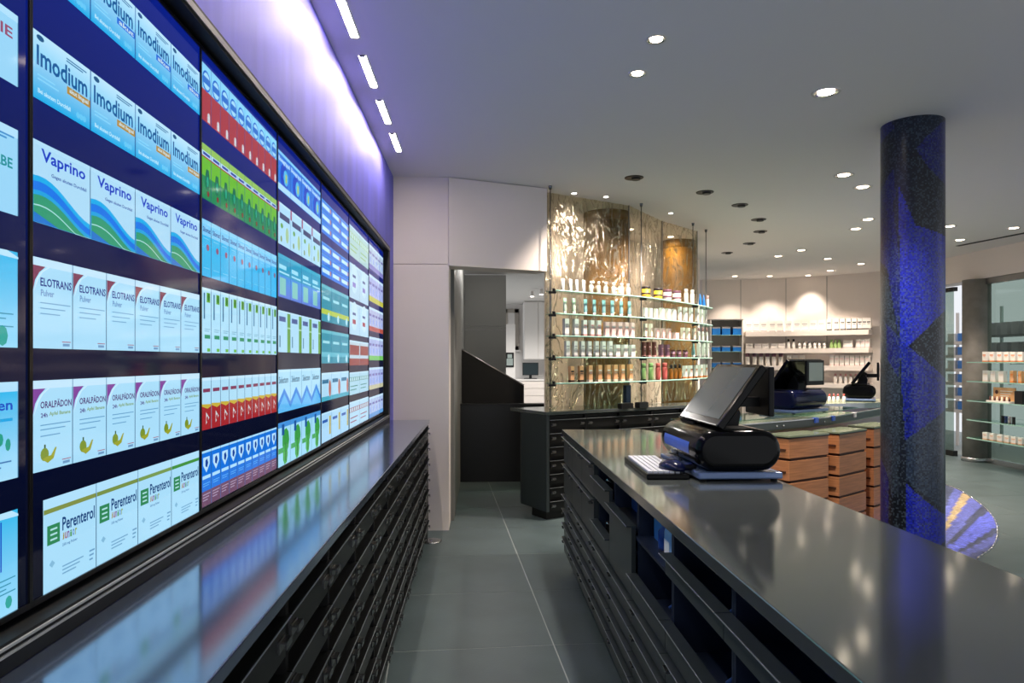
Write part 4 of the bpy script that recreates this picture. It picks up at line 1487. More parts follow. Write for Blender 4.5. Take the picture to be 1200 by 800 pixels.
stacks = [((891, 508.5), (924.5, 511), (970, 507), 'wooden drawer stack nearest the till, warm cherry colour'),
          ((957, 503.5), (983.5, 506.5), (1015, 502), 'wooden drawer stack in the middle of three'),
          ((994, 498), (1024, 500), (1052, 496), 'wooden drawer stack partly hidden behind the mosaic column')]
ZS = 0.905
for P_, Q_, R_, lab in stacks:
    Pp = at(*P_, ZS).xy; Qp = at(*Q_, ZS).xy; Rp = at(*R_, ZS).xy
    d = (Rp - Qp).normalized()
    fr = Vector((-d.y, d.x))
    wd = max(0.19, (Pp - Qp).dot(fr))
    dp = 0.43
    ang = math.atan2(d.y, d.x)
    st = thing('drawer_stack', lab, 'drawers', (Qp.x, Qp.y, 0), ang, 'wooden drawer stacks')
    # local x runs back along the side, local y across the front (front is the x = 0 face)
    obj('carcass', MB().box(0.03, dp - 0.005, 0.012, wd - 0.012, 0.10, ZS - 0.012), 'wood_dark', st)
    obj('glass_top', MB().box(-0.004, dp, -0.004, wd + 0.002, ZS - 0.010, ZS), 'glass_top_green', st)
    obj('top_edge', MB().box(-0.006, dp, -0.006, wd + 0.003, ZS - 0.018, ZS - 0.010), 'black_lacquer', st)
    obj('plinth', MB().box(0.05, dp - 0.02, 0.02, wd - 0.02, 0.0, 0.10), 'black_matt', st)
    k = 0
    z = ZS - 0.020
    while z > 0.14:
        dr = obj('drawer', MB().box(0.0, dp - 0.002, 0.0, wd, z - 0.132, z), 'cherry_wood', st); bevel(dr, 0.002, 1)
        obj('grip', MB().box(-0.010, 0.004, wd * 0.12, wd * 0.62, z - 0.082, z - 0.070), 'wood_dark', dr)
        z -= 0.150

# second counter further back
b2 = [at(905, 459.5, 0.975).xy, at(950, 462, 0.975).xy, at(1000, 466, 0.975).xy, at(1050, 468, 0.975).xy]
b2 = [Vector((3.0, 7.1)), Vector((3.6, 7.05)), Vector((4.3, 7.2)), Vector((5.0, 7.7))]
b2 = smooth_curve(b2, 4)
c2 = thing('sales_counter', 'second sales counter with green glass top further back near the ledges', 'counter')
obj('top', MB().wall(offset(b2, 0.016), 0.62, 0.935, 0.950), 'glass_top_green', c2)
obj('edge_band', MB().wall(b2, 0.014, 0.90, 0.955), 'steel', c2)
obj('body', MB().wall(offset(b2, 0.06), 0.50, 0.08, 0.935), 'niche_grey', c2)
obj('plinth', MB().wall(offset(b2, 0.10), 0.42, 0.0, 0.08), 'black_matt', c2)

# ---------------------------------------------------------------- till terminals


def stadium(w, h, r, n=8):
    pts = []
    for cx, cz, a0 in ((w / 2 - r, h - r, 0), (-w / 2 + r, h - r, 90), (-w / 2 + r, r, 180), (w / 2 - r, r, 270)):
        for k in range(n + 1):
            a = R(a0 + 90 * k / n)
            pts.append((cx + r * math.cos(a), cz + r * math.sin(a)))
    return pts


def till(label, x, y, z, rz, base_col='pos_black', screen='dead_screen', s=1.0, length=0.56):
    """monitor faces local -x; length runs along local y"""
    t = thing('till_terminal', label, 'till', (x, y, z), rz, 'till terminals')
    o = obj('base_plate', MB().box(-0.165, 0.165, -length / 2, length / 2, 0.008, 0.034), 'plate_blue', t); bevel(o, 0.006)
    for fx in (-0.14, 0.14):
        for fy in (-length / 2 + 0.03, length / 2 - 0.03):
            obj('rubber_foot', MB().lathe([(0.014, 0), (0.014, 0.010)], 10, 0, Matrix.Translation((fx, fy, 0))), 'black_matt', t)
    pr = stadium(0.335, 0.158, 0.076)
    Mx = Matrix.Translation((0, length / 2 - 0.01, 0.036)) @ Matrix.Rotation(R(90), 4, 'X')
    o = obj('housing', MB().prism(pr, 0, length - 0.02, 0, None, True, Mx), base_col, t); bevel(o, 0.030, 5)
    st = MB()
    for k in range(4):
        a0, a1 = R(162 + 9 * k), R(162 + 9 * (k + 1))
        q = lambda a: (-0.335 / 2 + 0.076 + 0.0775 * math.cos(a), 0.036 + 0.079 + 0.0775 * math.sin(a))
        (xa, za), (xb, zb) = q(a0), q(a1)
        st.face([(xa, 0.20, za), (xb, 0.20, zb), (xb, -0.16, zb), (xa, -0.16, za)], 0)
    obj('sticker', st, 'sticker_blue', t)
    obj('receipt_slot', MB().box(-0.05, 0.07, -0.22, -0.10, 0.192, 0.197), 'pos_matt', t)
    obj('paper_roll_cover', MB().box(-0.08, 0.10, 0.06, 0.25, 0.190, 0.199), 'pos_matt', t)
    nk = MB().prism([(-0.035, 0.0), (0.075, 0.0), (0.085, 0.06), (0.05, 0.13), (0.0, 0.085)], -0.06, 0.06, 0, None, False,
                    Matrix.Translation((0.0, 0, 0.185)) @ Matrix.Rotation(R(90), 4, 'X'))
    o = obj('neck', nk, 'pos_matt', t); bevel(o, 0.005)
    # monitor: lower edge at x -0.09, upper edge at x +0.09
    th = math.atan2(0.242, 0.178)
    Mm = Matrix.Translation((0.004, 0, 0.330)) @ Matrix.Rotation(-(R(90) - th) + R(0), 4, 'Y').inverted()
    mo = obj('monitor', MB().box(0.0, 0.032, -0.25, 0.25, -0.15, 0.15, 0, None, Mm), 'pos_black', t); bevel(mo, 0.006)
    obj('screen', MB().box(-0.0012, 0.002, -0.222, 0.222, -0.118, 0.132, 0, None, Mm), screen, mo)
    obj('lower_rim', MB().box(-0.0015, 0.003, -0.235, 0.235, -0.147, -0.143, 0, None, Mm), 'steel', mo)
    obj('hinge', MB().box(0.03, 0.075, -0.05, 0.05, -0.07, 0.03, 0, None, Mm), 'pos_matt', mo)
    cd = obj('customer_display', MB().box(0.175, 0.20, -0.125, 0.125, 0.235, 0.44, 0, None, None), 'pos_matt', t); bevel(cd, 0.006)
    obj('screen', MB().box(0.199, 0.202, -0.10, 0.10, 0.27, 0.42), 'pale_screen', cd)
    obj('arm', MB().box(0.07, 0.18, -0.03, 0.03, 0.27, 0.31), 'pos_matt', t)
    return t


till('black till terminal with grey screen on the long grey worktop', 1.005, 2.86, TOP, R(0))
q = at(938, 484, 0.975)
till('black and blue till terminal on the curved sales counter, seen from behind', q.x, q.y + 0.12, 0.975, R(-58), 'pos_blue', length=0.50)
q = at(1013, 470, 0.950)
till('black till terminal seen edge-on beside the mosaic column', q.x, q.y + 0.1, 0.950, R(-31), 'pos_black', length=0.46)

# keyboard with a hand scanner lying on its near end
kb = thing('keyboard', 'white-keyed keyboard lying beside the till on the worktop', 'keyboard', (0.745, 2.88, TOP), R(-2))
o = obj('case', MB().box(-0.085, 0.085, -0.25, 0.25, 0, 0.022), 'pos_black', kb); bevel(o, 0.005)
kme = MB().box(-0.0085, 0.0085, -0.0085, 0.0085, 0, 0.008).mesh('key', ['key_white'])
for i in range(6):
    for j in range(20):
        link('key', kme, kb, (-0.065 + i * 0.0215, -0.215 + j * 0.0222, 0.022))
sc = thing('hand_scanner', 'dark blue hand scanner resting on the near end of the keyboard', 'scanner', (0.775, 2.715, TOP + 0.030), R(14))
ov = MB()
rings = []
for f, rr, zz in ((0, 1.0, 0.0), (0.25, 1.0, 0.012), (0.6, 0.8, 0.026), (0.85, 0.45, 0.034), (1, 0.05, 0.036)):
    rings.append([(0.045 * rr * math.cos(2 * math.pi * q / 18), 0.075 * rr * math.sin(2 * math.pi * q / 18), zz) for q in range(18)])
v = [p for g in rings for p in g]
fs = [(j * 18 + q, j * 18 + (q + 1) % 18, (j + 1) * 18 + (q + 1) % 18, (j + 1) * 18 + q) for j in range(4) for q in range(18)]
fs += [tuple(reversed(range(18))), tuple(72 + q for q in range(18))]
ov.poly(v, fs, 0, None, True)
obj('shell', ov, 'pos_blue', sc)
obj('button', MB().box(-0.012, 0.012, 0.0, 0.03, 0.028, 0.037), 'pos_matt', sc)
obj('grip', MB().box(0.02, 0.075, -0.06, -0.02, 0.0, 0.018), 'pos_black', sc)
cb = MB()
pts = []
for k in range(16):
    a = k / 15
    pts.append((0.80 + 0.09 * a + 0.03 * math.sin(a * 9), 2.79 + 0.22 * a, TOP + 0.028 + 0.05 * math.sin(math.pi * a) - 0.02 * a))
cb.path(pts, 0.003, 6)
o = obj('cable', cb, 'pos_matt')
tag(o, 'thin dark cable looping from the scanner to the till', 'cable')

# small red topped bottles on the far counter
for k, px in enumerate((972, 977, 982, 989)):
    t, p, ang = on_line(px, offset(b2, 0.30))
    product('bottle', 'tiny red topped bottle, %s from left on the second sales counter' % ORD[k], p.x, p.y, 0.950, 0, 0.03, 0.09, 'white', 'red', 'red topped bottles')

# ================================================================ MOSAIC COLUMN AND MOSAIC FLOOR FIELD
import numpy as np
rng = np.random.default_rng(5)
cc_ = at(1069, 146, CEIL)
CX, CY, CR = cc_.x, cc_.y, 0.182
ct_ = thing('mosaic_column', 'round column clad in blue and black glass mosaic', 'column', (CX, CY, 0))
NA, NZ_ = 132, 320
view = math.atan2(-CY, -CX)          # direction from the column towards the eye


def inside(poly, x, y):
    r = np.zeros(x.shape, bool)
    n = len(poly)
    for i in range(n):
        x0, y0 = poly[i]; x1, y1 = poly[(i + 1) % n]
        if y0 == y1:
            continue
        c = ((y0 > y) != (y1 > y)) & (x < (x1 - x0) * (y - y0) / (y1 - y0) + x0)
        r ^= c
    return r


# patches: (fraction across the side facing the room, old-frame height) polygons with their stone colour
PXZ = lambda y: EYE + (422 - y) * cc_.length * math.cos(math.atan2(cc_.x, cc_.y) - YAW) / 800
BL, MBL, DK, SL = (20, 32, 150), (20, 26, 92), (12, 16, 24), (36, 44, 54)
patches = [
    ([(0, 135), (1, 135), (1, 200), (0.5, 215), (0, 190)], (16, 28, 44)),
    ([(0, 165), (0.25, 190), (0, 200)], MBL),
    ([(0.55, 215), (1, 185), (1, 250), (0.75, 235)], MBL),
    ([(0.0, 250), (0.22, 230), (0.25, 260), (0.0, 285)], MBL),
    ([(0, 285), (0.2, 260), (0.32, 330), (0.30, 400), (0.12, 330), (0, 320)], MBL),
    ([(0.30, 250), (0.55, 290), (1.0, 300), (1.0, 380), (0.45, 408), (0.32, 408)], BL),
    ([(0.32, 408), (0.45, 408), (1.0, 440), (1.0, 500), (0.42, 520), (0.36, 470)], (18, 28, 120)),
    ([(1.0, 372), (1.0, 432), (0.45, 408)], DK),
    ([(0.0, 330), (0.12, 340), (0.32, 410), (0.30, 560), (0, 560)], SL),
    ([(0.10, 385), (0.32, 400), (0.30, 440), (0.12, 420)], MBL),
    ([(0.42, 500), (1.0, 470), (1.0, 570), (0.42, 540)], (34, 46, 64)),
    ([(0.40, 543), (1.0, 575), (1.0, 600), (0.40, 620)], BL),
    ([(0, 520), (0.14, 540), (0.14, 700), (0, 700)], MBL),
    ([(0.14, 550), (0.40, 560), (0.40, 700), (0.14, 700)], DK),
    ([(0.40, 620), (0.85, 640), (0.40, 660)], SL),
    ([(0.75, 640), (1.0, 620), (1.0, 700), (0.6, 700)], BL),
]
ai = np.arange(NA); zi = np.arange(NZ_)
A_, Z_ = np.meshgrid((ai + .5) / NA * 2 * np.pi, (zi + .5) / NZ_ * CEIL)
rel = (A_ - view + np.pi) % (2 * np.pi) - np.pi      # 0 faces the eye, positive is the viewer's right hand side
fr_ = np.where(np.abs(rel) <= np.pi / 2, 0.5 + 0.5 * np.sin(rel), 0.5 + 0.5 * np.sin(rel))
back = np.abs(rel) > np.pi / 2
hh = np.where(back, (Z_ + 0.7) % CEIL, Z_)
base_ = np.tile(np.array(lin((20, 25, 36))), (NZ_, NA, 1))
for poly, c in patches:
    pz = [(a, PXZ(y)) for a, y in poly]
    msk = inside(pz, fr_, hh)
    base_[msk] = lin(c)
jit = rng.normal(1.0, 0.28, (NZ_, NA, 1)).clip(0.3, 2.0)
spark = rng.random((NZ_, NA)) < 0.30
colr = base_ * jit
colr[spark] = colr[spark] * 0.6 + np.array(lin((74, 88, 102))) * 0.4
mb = MB()
verts = []
for j in range(NZ_ + 1):
    for i in range(NA):
        a = 2 * math.pi * i / NA
        verts.append((CR * math.cos(a), CR * math.sin(a), CEIL * j / NZ_))
mb.v = verts
for j in range(NZ_):
    for i in range(NA):
        mb.f.append((j * NA + i, j * NA + (i + 1) % NA, (j + 1) * NA + (i + 1) % NA, (j + 1) * NA + i))
        mb.m.append(0); mb.sm.append(True); mb.c.append(tuple(colr[j, i]))
o = obj('mosaic_cladding', mb, 'mosaic', ct_)
o['kind'] = 'stuff'
obj('core', MB().lathe([(CR - 0.01, 0.001), (CR - 0.01, CEIL - 0.002)], 40), 'black_matt', ct_)

# floor field
edge_pts = [at(1146, 654, 0), at(1164, 640, 0), at(1169, 622, 0), at(1162, 603, 0), at(1140, 584, 0), at(1108, 568, 0)]
ring = [p.xy for p in edge_pts] + [Vector((5.0, 8.05)), Vector((4.35, 7.8)), Vector((3.6, 7.0)), Vector((3.0, 6.0)), Vector((2.62, 4.9)), Vector((2.6, 4.2)), Vector((2.95, 4.1))]
ring = smooth_curve([*ring, ring[0]], 5)[:-1]
GS = 0.03
xs = np.arange(2.4, 5.6, GS); ys = np.arange(3.8, 8.4, GS)
XX, YY = np.meshgrid(xs + GS / 2, ys + GS / 2)
ins = inside(ring, XX, YY)
an = np.degrees(np.arctan2(YY - CY, XX - CX))
FBL, FDK, FTN = (96, 104, 180), (70, 76, 104), (176, 156, 118)
fcol = np.tile(np.array(lin(FBL)), (*XX.shape, 1))
for a0, a1, c in ((-90, 34, (78, 84, 130)), (34, 37.5, FBL), (37.5, 39.5, FDK), (39.5, 44, (98, 108, 214)), (44, 45.6, FDK), (45.6, 48.2, FBL), (48.2, 49.6, FTN),
                  (49.6, 51, FBL), (51, 52.6, FDK), (52.6, 55, (92, 100, 196)), (55, 56.5, FDK), (56.5, 60, FBL), (60, 120, (70, 78, 160))):
    fcol[(an >= a0) & (an < a1)] = lin(c)
fcol = fcol * rng.normal(1, .2, (*XX.shape, 1)).clip(.4, 1.6)
mb = MB()
for j in range(XX.shape[0]):
    for i in range(XX.shape[1]):
        if ins[j, i]:
            x, y = xs[i], ys[j]
            mb.face([(x, y, 0.0022), (x + GS - .002, y, 0.0022), (x + GS - .002, y + GS - .002, 0.0022), (x, y + GS - .002, 0.0022)], 0, tuple(fcol[j, i]))
ff = thing('floor_mosaic', 'rounded lavender and tan mosaic field set into the floor by the column', 'mosaic', (0, 0, 0))
o = obj('tesserae', mb, 'mosaic', ff)
o['kind'] = 'stuff'
rm = [tuple(p) for p in ring]
obj('bed', MB().prism(rm if sum(rm[i][0] * rm[(i + 1) % len(rm)][1] - rm[(i + 1) % len(rm)][0] * rm[i][1] for i in range(len(rm))) > 0 else rm[::-1], 0.0002, 0.0012), 'black_matt', ff)
be = MB()
be.path([(p[0], p[1], 0.002) for p in rm + rm[:1]], 0.006, 6)
obj('brass_edge', be, 'steel', ff)

# ================================================================ RIGHT SIDE: CONCRETE PILLAR, GLASS SHELVES, FITTINGS
cp = at(1146, 540, 0)
pc = thing('concrete_pillar', 'round grey concrete pillar standing in the shop front', 'pillar', (cp.x - 0.02, cp.y, 0))
CPZ = EYE + 1.128
obj('shaft', MB().lathe([(0.172, 0.06), (0.172, CPZ)], 40), 'concrete', pc)
obj('base_ring', MB().lathe([(0.186, 0.0), (0.186, 0.055), (0.174, 0.06)], 40), 'steel', pc)

RSZ = [1.392, 1.137, 0.880, 0.625, 0.385]
SA = Vector((6.62, 8.72)); SB = Vector((6.62, 5.6))
rsn = ['top', 'second', 'middle', 'fourth', 'lowest']
for k, z in enumerate(RSZ):
    s = thing('glass_shelf', '%s straight glass shelf before the shop window' % rsn[k], 'shelf', (0, 0, 0), 0, 'glass shelves before the shop window')
    obj('pane', MB().box(6.52, 6.80, 5.6, 8.84, z - 0.012, z), 'shelf_glass', s)
    obj('polished_edge', MB().box(6.512, 6.52, 5.6, 8.84, z - 0.013, z + 0.001).box(6.52, 6.80, 8.84, 8.848, z - 0.013, z + 0.001), 'green_glass_edge', s)
    for yb in (8.3, 7.2, 6.1):
        obj('arm', MB().tube((6.68, yb, z - 0.02), (7.0, yb, z - 0.02), 0.007), 'steel', s)
    for yb in (8.3, 7.2, 6.1):
        obj('clamp', MB().lathe([(0.016, -0.03), (0.016, -0.012)], 10, 0, Matrix.Translation((6.68, yb, z))), 'steel', s)
line = [(6.58, 8.84), (6.58, 5.6)]
G = 'packs on the window shelves'
it = [(px, 6.4, 12, 'carton', 'white', 'orange', 'white carton with copper band') for px in (1155.5, 1164, 1173, 1181, 1189, 1197.5)]
row_on(line, RSZ[0], it, 'top window shelf', G)
it = [(px, 7.6, 13, 'carton', 'white', 'cream', 'square white and cream carton') for px in (1156.5, 1165.5, 1175)]
it += [(px, 5.4, 14, 'carton', 'peach', 'orange', 'copper coloured carton') for px in (1187.5, 1197)]
row_on(line, RSZ[1], it, 'second window shelf', G)
it = [(px, 2.6, 8.5, 'carton', c, 'black', w_) for px, c, w_ in ((1175, 'black', 'slim black pack'), (1179, 'navy', 'slim dark blue pack'), (1183.5, 'grey', 'slim grey pack'), (1188, 'black', 'slim black pack'))]
row_on(line, RSZ[3], it, 'fourth window shelf', G)
it = [(px, 6.6, 8.5, 'carton', 'white', 'peach', 'low white carton with peach print') for px in (1156, 1164, 1173, 1181.5, 1189.5, 1197.5)]
row_on(line, RSZ[4], it, 'lowest window shelf', G)
t, p, ang = on_line(1174, line)
ds = thing('tester_display', 'orange cosmetics display with a row of white testers on window shelf', 'display', (p.x, p.y, RSZ[2]), ang)
obj('tray', MB().box(-0.19, 0.19, -0.06, 0.06, 0.0, 0.022), 'pack_white', ds)
hd = obj('header_card', MB().box(-0.17, 0.19, 0.02, 0.035, 0.02, 0.19), 'pack_peach', ds)
obj('portrait', MB().lathe([(0.026, 0), (0.026, 0.002)], 12, 0, Matrix.Translation((-0.11, 0.02, 0.13)) @ Matrix.Rotation(R(90), 4, 'X')), 'pack_brown', hd)
for k in range(3):
    obj('print_line', MB().box(-0.05, 0.15 - 0.03 * k, 0.0185, 0.02, 0.14 - 0.03 * k, 0.15 - 0.03 * k), 'pack_white', hd)
for k in range(9):
    tm = obj('tester', MB().lathe([(0.012, 0.022), (0.012, 0.05), (0.007, 0.055), (0.007, 0.075)], 10, 0, Matrix.Translation((-0.16 + 0.04 * k, -0.03, 0))), 'pack_cream' if k % 2 else 'pack_brown', ds)
t, p, ang = on_line(1198, line)
o = obj('carton', MB().box(-0.06, 0.06, -0.05, 0.05, 0, 0.16).box(-0.05, 0.05, -0.0507, -0.049, 0.05, 0.11), 'pack_black', None, (p.x, p.y, RSZ[2]), ang)
tag(o, 'tall black carton right of the orange display on window shelf', 'carton')
# glass clamps of the shop front
for zz, lab in ((0.0, 'steel patch fitting holding the glass pane at the floor'), (EYE + 0.93, 'steel patch fitting holding the glass pane at the top')):
    f = thing('patch_fitting', lab, 'fitting', (FX - 0.14, 9.16, zz), 0, 'glass patch fittings')
    o = obj('plate', MB().box(0.10, 0.135, -0.055, 0.055, 0.02, 0.19), 'chrome', f); bevel(o, 0.004)
    obj('pivot', MB().lathe([(0.022, 0.0), (0.022, 0.05)], 14, 0, Matrix.Translation((0.11, -0.03, 0))), 'handle_steel', f)
    obj('screw', MB().lathe([(0.012, 0), (0.012, 0.008)], 10, 0, Matrix.Translation((0.10, 0.0, 0.12)) @ Matrix.Rotation(R(-90), 4, 'Y')), 'handle_steel', f)

# window display unit outside the door glass: white ledges with blue cartons
du = thing('display_rack', 'white rack with blue and white cartons behind the glass door', 'rack', (7.75, 10.75, 0), R(0))
obj('post', MB().box(0.17, 0.20, 0.21, 0.25, 0.0, 2.2), 'warm_white_wall', du)
obj('post', MB().box(0.17, 0.20, -0.30, -0.26, 0.0, 2.2), 'warm_white_wall', du)
for k in range(6):
    z = 0.62 + 0.22 * k
    obj('shelf', MB().box(-0.05, 0.20, -0.30, 0.25, z - 0.05, z), 'warm_white_wall', du)
for k in range(6):
    z = 0.62 + 0.22 * k
    for j, (yy_, cc, nm) in enumerate(((0.12, 'white', 'white'), (-0.12, 'blue', 'blue'))):
        o = obj('carton', MB().box(-0.07, 0.07, -0.09, 0.09, 0, 0.13).box(-0.072, 0.07, -0.08, 0.08, 0.03, 0.06), 'pack_' + cc, None, (7.82, 10.75 + yy_, z))
        tag(o, '%s carton on rack behind glass door, shelf %s from top, place %s' % (nm, ['six', 'five', 'four', 'three', 'two', 'one'][k], ['one', 'two', 'three', 'four'][j]), 'carton', 'cartons on the rack behind the glass door')
# grey cartons on a rack beyond the window
ob = thing('display_rack', 'dim rack with grey cartons beyond the shop window', 'rack', (8.3, 9.4, 0), 0)
mat('rack_green', (188, 204, 196), 0.6)
for yq in (0.0, 1.36):
    obj('post', MB().box(0.22, 0.25, yq, yq + 0.04, 0.0, 2.3), 'rack_green', ob)
for r, z in enumerate((1.50, 1.82)):
    obj('shelf', MB().box(-0.05, 0.25, 0, 1.4, z - 0.03, z), 'grey_panel', ob)
    for k in range(6):
        o = obj('carton', MB().box(-0.06, 0.06, -0.07, 0.07, 0, 0.20).box(-0.062, 0.06, -0.05, 0.05, 0.06, 0.12), 'pack_grey', None, (8.38, 10.68 - 0.22 * k, z))
        tag(o, 'grey carton beyond the shop window, %s from left on %s rack shelf' % (ORD[k], ('lower', 'upper')[r]), 'carton', 'grey cartons beyond the window')

# ================================================================ CEILING LIGHTS
mat('can_white', (214, 208, 202), 0.5)


def downlight(label, px, py, r=0.07, lit=True, power=22, col=(1.0, 0.84, 0.70), hot='lamp_small', blend=0.6, size=100, aim=None, place=None):
    p = place if place is not None else at(px, py, CEIL)
    t = thing('downlight', label, 'lamp', (p.x, p.y, CEIL), 0, 'recessed ceiling downlights')
    obj('trim_ring', MB().lathe([(r, -0.004), (r * 1.18, -0.006), (r * 1.22, 0.0)], 24, 0, None, False), 'can_white' if lit else 'lamp_off', t)
    if lit:
        obj('reflector', MB().lathe([(r, -0.004), (r * 0.62, 0.0015)], 24, 0, None, False), 'chrome', t)
        obj('lamp', MB().lathe([(r * 0.70, -0.004), (r * 0.70, -0.0005)], 20), hot, t)
    else:
        obj('baffle', MB().lathe([(r, -0.004), (r * 0.98, -0.0005)], 24), 'lamp_off', t)
        obj('lamp_head', MB().lathe([(r * 0.55, -0.02), (r * 0.6, -0.006), (r * 0.6, -0.004)], 16, 0, Matrix.Translation((r * 0.25, 0, 0))), 'lamp_off', t)
    if power:
        l = bpy.data.lights.new('lamp_light', 'SPOT')
        l.energy = power * 2.8
        l.color = col
        l.spot_size = R(size)
        l.spot_blend = blend
        l.shadow_soft_size = 0.06
        lo = link('lamp_light', l, t)
        lo.location = (0, 0, -0.03)
        if aim:
            d = Vector(aim) - Vector((p.x, p.y, CEIL))
            lo.rotation_euler = d.to_track_quat('-Z', 'Y').to_euler()


COOL = (1.0, 0.90, 0.80)
downlight('silver halogen downlight, upper of the pair above the aisle', 769, 46, 0.042, power=16, col=COOL)
downlight('silver halogen downlight, lower of the pair above the aisle', 747, 86, 0.042, power=16, col=COOL)
downlight('largest bright downlight left of the mosaic column', 968, 108, 0.065, power=40, col=COOL, hot='lamp_hot')
dark = [(743, 208), (826, 225), (867, 240), (889, 257), (891, 271), (878, 285), (852, 296)]
for k, (x, y) in enumerate(dark):
    aim_ = [(1.0, 6.45, 1.55), (2.0, 7.15, 1.55)][k] if k < 2 else None
    downlight('black recessed downlight, %s of the curved row' % ORD[k], x, y, 0.065, lit=False, power=44, col=(1.0, 0.86, 0.74), aim=aim_)
lit = [(989, 205), (1011, 219), (1017, 257), (1003, 268), (939, 293), (912, 300), (970, 303), (973, 317), (1009, 309), (861, 323.4), (902, 323.4), (947, 322.5)]
for k, (x, y) in enumerate(lit):
    p = at(x, y, CEIL)
    if y > 320:
        q = on_line(x, bwp)[1]
        downlight('small wall-washing downlight, %s from left before the back wall' % ORD[k - 9], x, y, 0.06, power=14, size=84, blend=.7, aim=(q.x * 0.99, q.y * 0.985, 1.3))
    else:
        downlight('small lit downlight over the sales floor, %s of its cluster' % ORD[k], x, y, 0.065, power=26)
for k, (x, y) in enumerate([(1113, 265), (1125, 281), (1188, 267)]):
    downlight('lit downlight right of the mosaic column, %s from left' % ORD[k], x, y, 0.065, power=26)
for k, (x, y) in enumerate([(670, 231), (707, 235), (783, 254)]):
    pp = at(x, y - 4, CEIL) + Vector((0.02, -0.02, 0))
    downlight('tiny bright spotlight above the amber panels, %s from left' % ORD[k], x, y - 4, 0.03, power=3, hot='lamp_hot', size=110, aim=(pp.x, pp.y + 0.03, 1.3), place=pp)

for k, (x, y, ax, ay) in enumerate(((0.95, 7.25, 1.0, 7.8), (1.75, 7.85, 1.9, 8.5), (2.35, 8.3, 2.7, 9.4))):  # added lamps, hidden behind the panels, to brighten the backing wall
    downlight('added unseen downlight brightening the wall behind the amber panels, %s from left' % ORD[k], 0, 0, 0.05, power=(4, 9, 4)[k], size=130, blend=0.9, aim=(ax, ay, 1.2), place=Vector((x, y, CEIL)))
# tube lamps along the screen wall
for k in range(8):
    y0 = 4.615 - 0.585 * k
    t = thing('tube_lamp', 'glowing tube lamp on the ceiling above the screens, %s from the far end' % ORD[k], 'lamp', (-0.585, y0, CEIL), 0, 'tube lamps above the screens')
    obj('tube', MB().box(-0.018, 0.018, 0, 0.375, -0.0035, -0.001), 'tube_glow', t)
    obj('housing', MB().box(-0.022, -0.018, -0.003, 0.378, -0.005, -0.0003).box(0.018, 0.022, -0.003, 0.378, -0.005, -0.0003), 'can_white', t)
    for yq in (-0.014, 0.377):
        obj('end_cap', MB().box(-0.014, 0.014, yq, yq + 0.012, -0.008, -0.0005), 'handle_steel', t)

# ================================================================ BACK OFFICE
lw = thing('low_wall', 'black low wall closing the passage below the opening', 'wall', (0, 7.95, 0))
obj('face', MB().box(-0.36, 1.0, 0, 0.12, 0, 0.893), 'black_lacquer', lw)
obj('cap', MB().box(-0.36, 1.0, -0.01, 0.13, 0.893, 0.905), 'drawer_black', lw)
sp = thing('stair_parapet', 'black sloping stair parapet behind the low wall', 'parapet', (0, 8.6, 0))
pp = []
for x, y in ((540, 476), (614, 476), (614, 452), (541, 410)):
    u = (x - 600) / 800
    pp.append((8.62 * (math.sin(YAW) + u * math.cos(YAW)), EYE + (422 - y) / 800 * 8.62))
Mx = Matrix.Rotation(R(90), 4, 'X')
obj('panel', MB().prism(pp, -0.08, 0, 0, None, False, Mx), 'black_matt', sp)
obj('side', MB().box(pp[0][0] + .01, pp[1][0] - .01, 0.0, 0.08, 0, pp[0][1]), 'black_matt', sp)
ca = (Vector((pp[3][0], 0, pp[3][1])), Vector((pp[2][0], 0, pp[2][1])))
e = MB()
e.tube(ca[0] + Vector((0, 0.04, 0.004)), ca[1] + Vector((0, 0.04, 0.004)), 0.012, 8)
obj('cap_strip', e, 'alu', sp)
gp = thing('partition', 'tall grey office partition behind the black parapet', 'partition', (0, 10.3, 0))
x0 = 10.3 * (543 - 562) / 800; x1 = 10.3 * (593 - 562) / 800
obj('upper_panel', MB().box(x0 - .02, x1, 0, 0.1, 1.93, 2.70), 'grey_panel', gp)
obj('joint_rail', MB().box(x0 - .02, x1, 0.008, 0.1, 1.875, 1.925), 'grey_panel', gp)
obj('lower_panel', MB().box(x0 - .02, x1, 0, 0.1, 0.0, 1.87), 'grey_panel', gp)

FY = 15.95
fx = lambda px: FY * (math.sin(YAW) + (px - 600) / 800 * math.cos(YAW)) / (math.cos(YAW) - (px - 600) / 800 * math.sin(YAW))
fz = lambda py: EYE + (422 - py) / 800 * FY
wn = thing('window_2', 'white framed window with blind in the back office', 'window', (0, FY - 0.06, 0)); wn['kind'] = 'structure'
a, b, c, d = fx(590), fx(607.5), fz(410), fz(362)
fm = MB()
fm.box(a, b, 0, 0.05, c, c + .09).box(a, b, 0, 0.05, d - .09, d).box(a, a + .09, 0, .05, c, d).box(b - .09, b, 0, .05, c, d)
obj('frame', fm, 'niche_grey', wn)
obj('pane', MB().box(a + .09, b - .09, 0.02, 0.04, c + .09, d - .09), 'white_wall', wn)
obj('sill', MB().box(a - .05, b + .05, -0.06, 0.05, c - .04, c), 'white_wall', wn)
wb = thing('cupboard', 'tall white wall cupboard in the back office', 'cupboard', (0, 15.0, 0))
gx = lambda px: fx(px) * 15.0 / FY
gz = lambda py: EYE + (422 - py) / 800 * 15.0
obj('body', MB().box(gx(614.5), gx(650), 0.02, 0.5, gz(421), 2.71), 'white_wall', wb)
for p0, p1 in ((614.5, 630.5), (631, 650)):
    obj('door', MB().box(gx(p0) + .01, gx(p1) - .01, 0, 0.022, gz(420), 2.69), 'white_wall', wb)
ds_ = thing('desk_drawers', 'white drawer desk carrying a monitor in the back office', 'desk', (0, 14.9, 0))
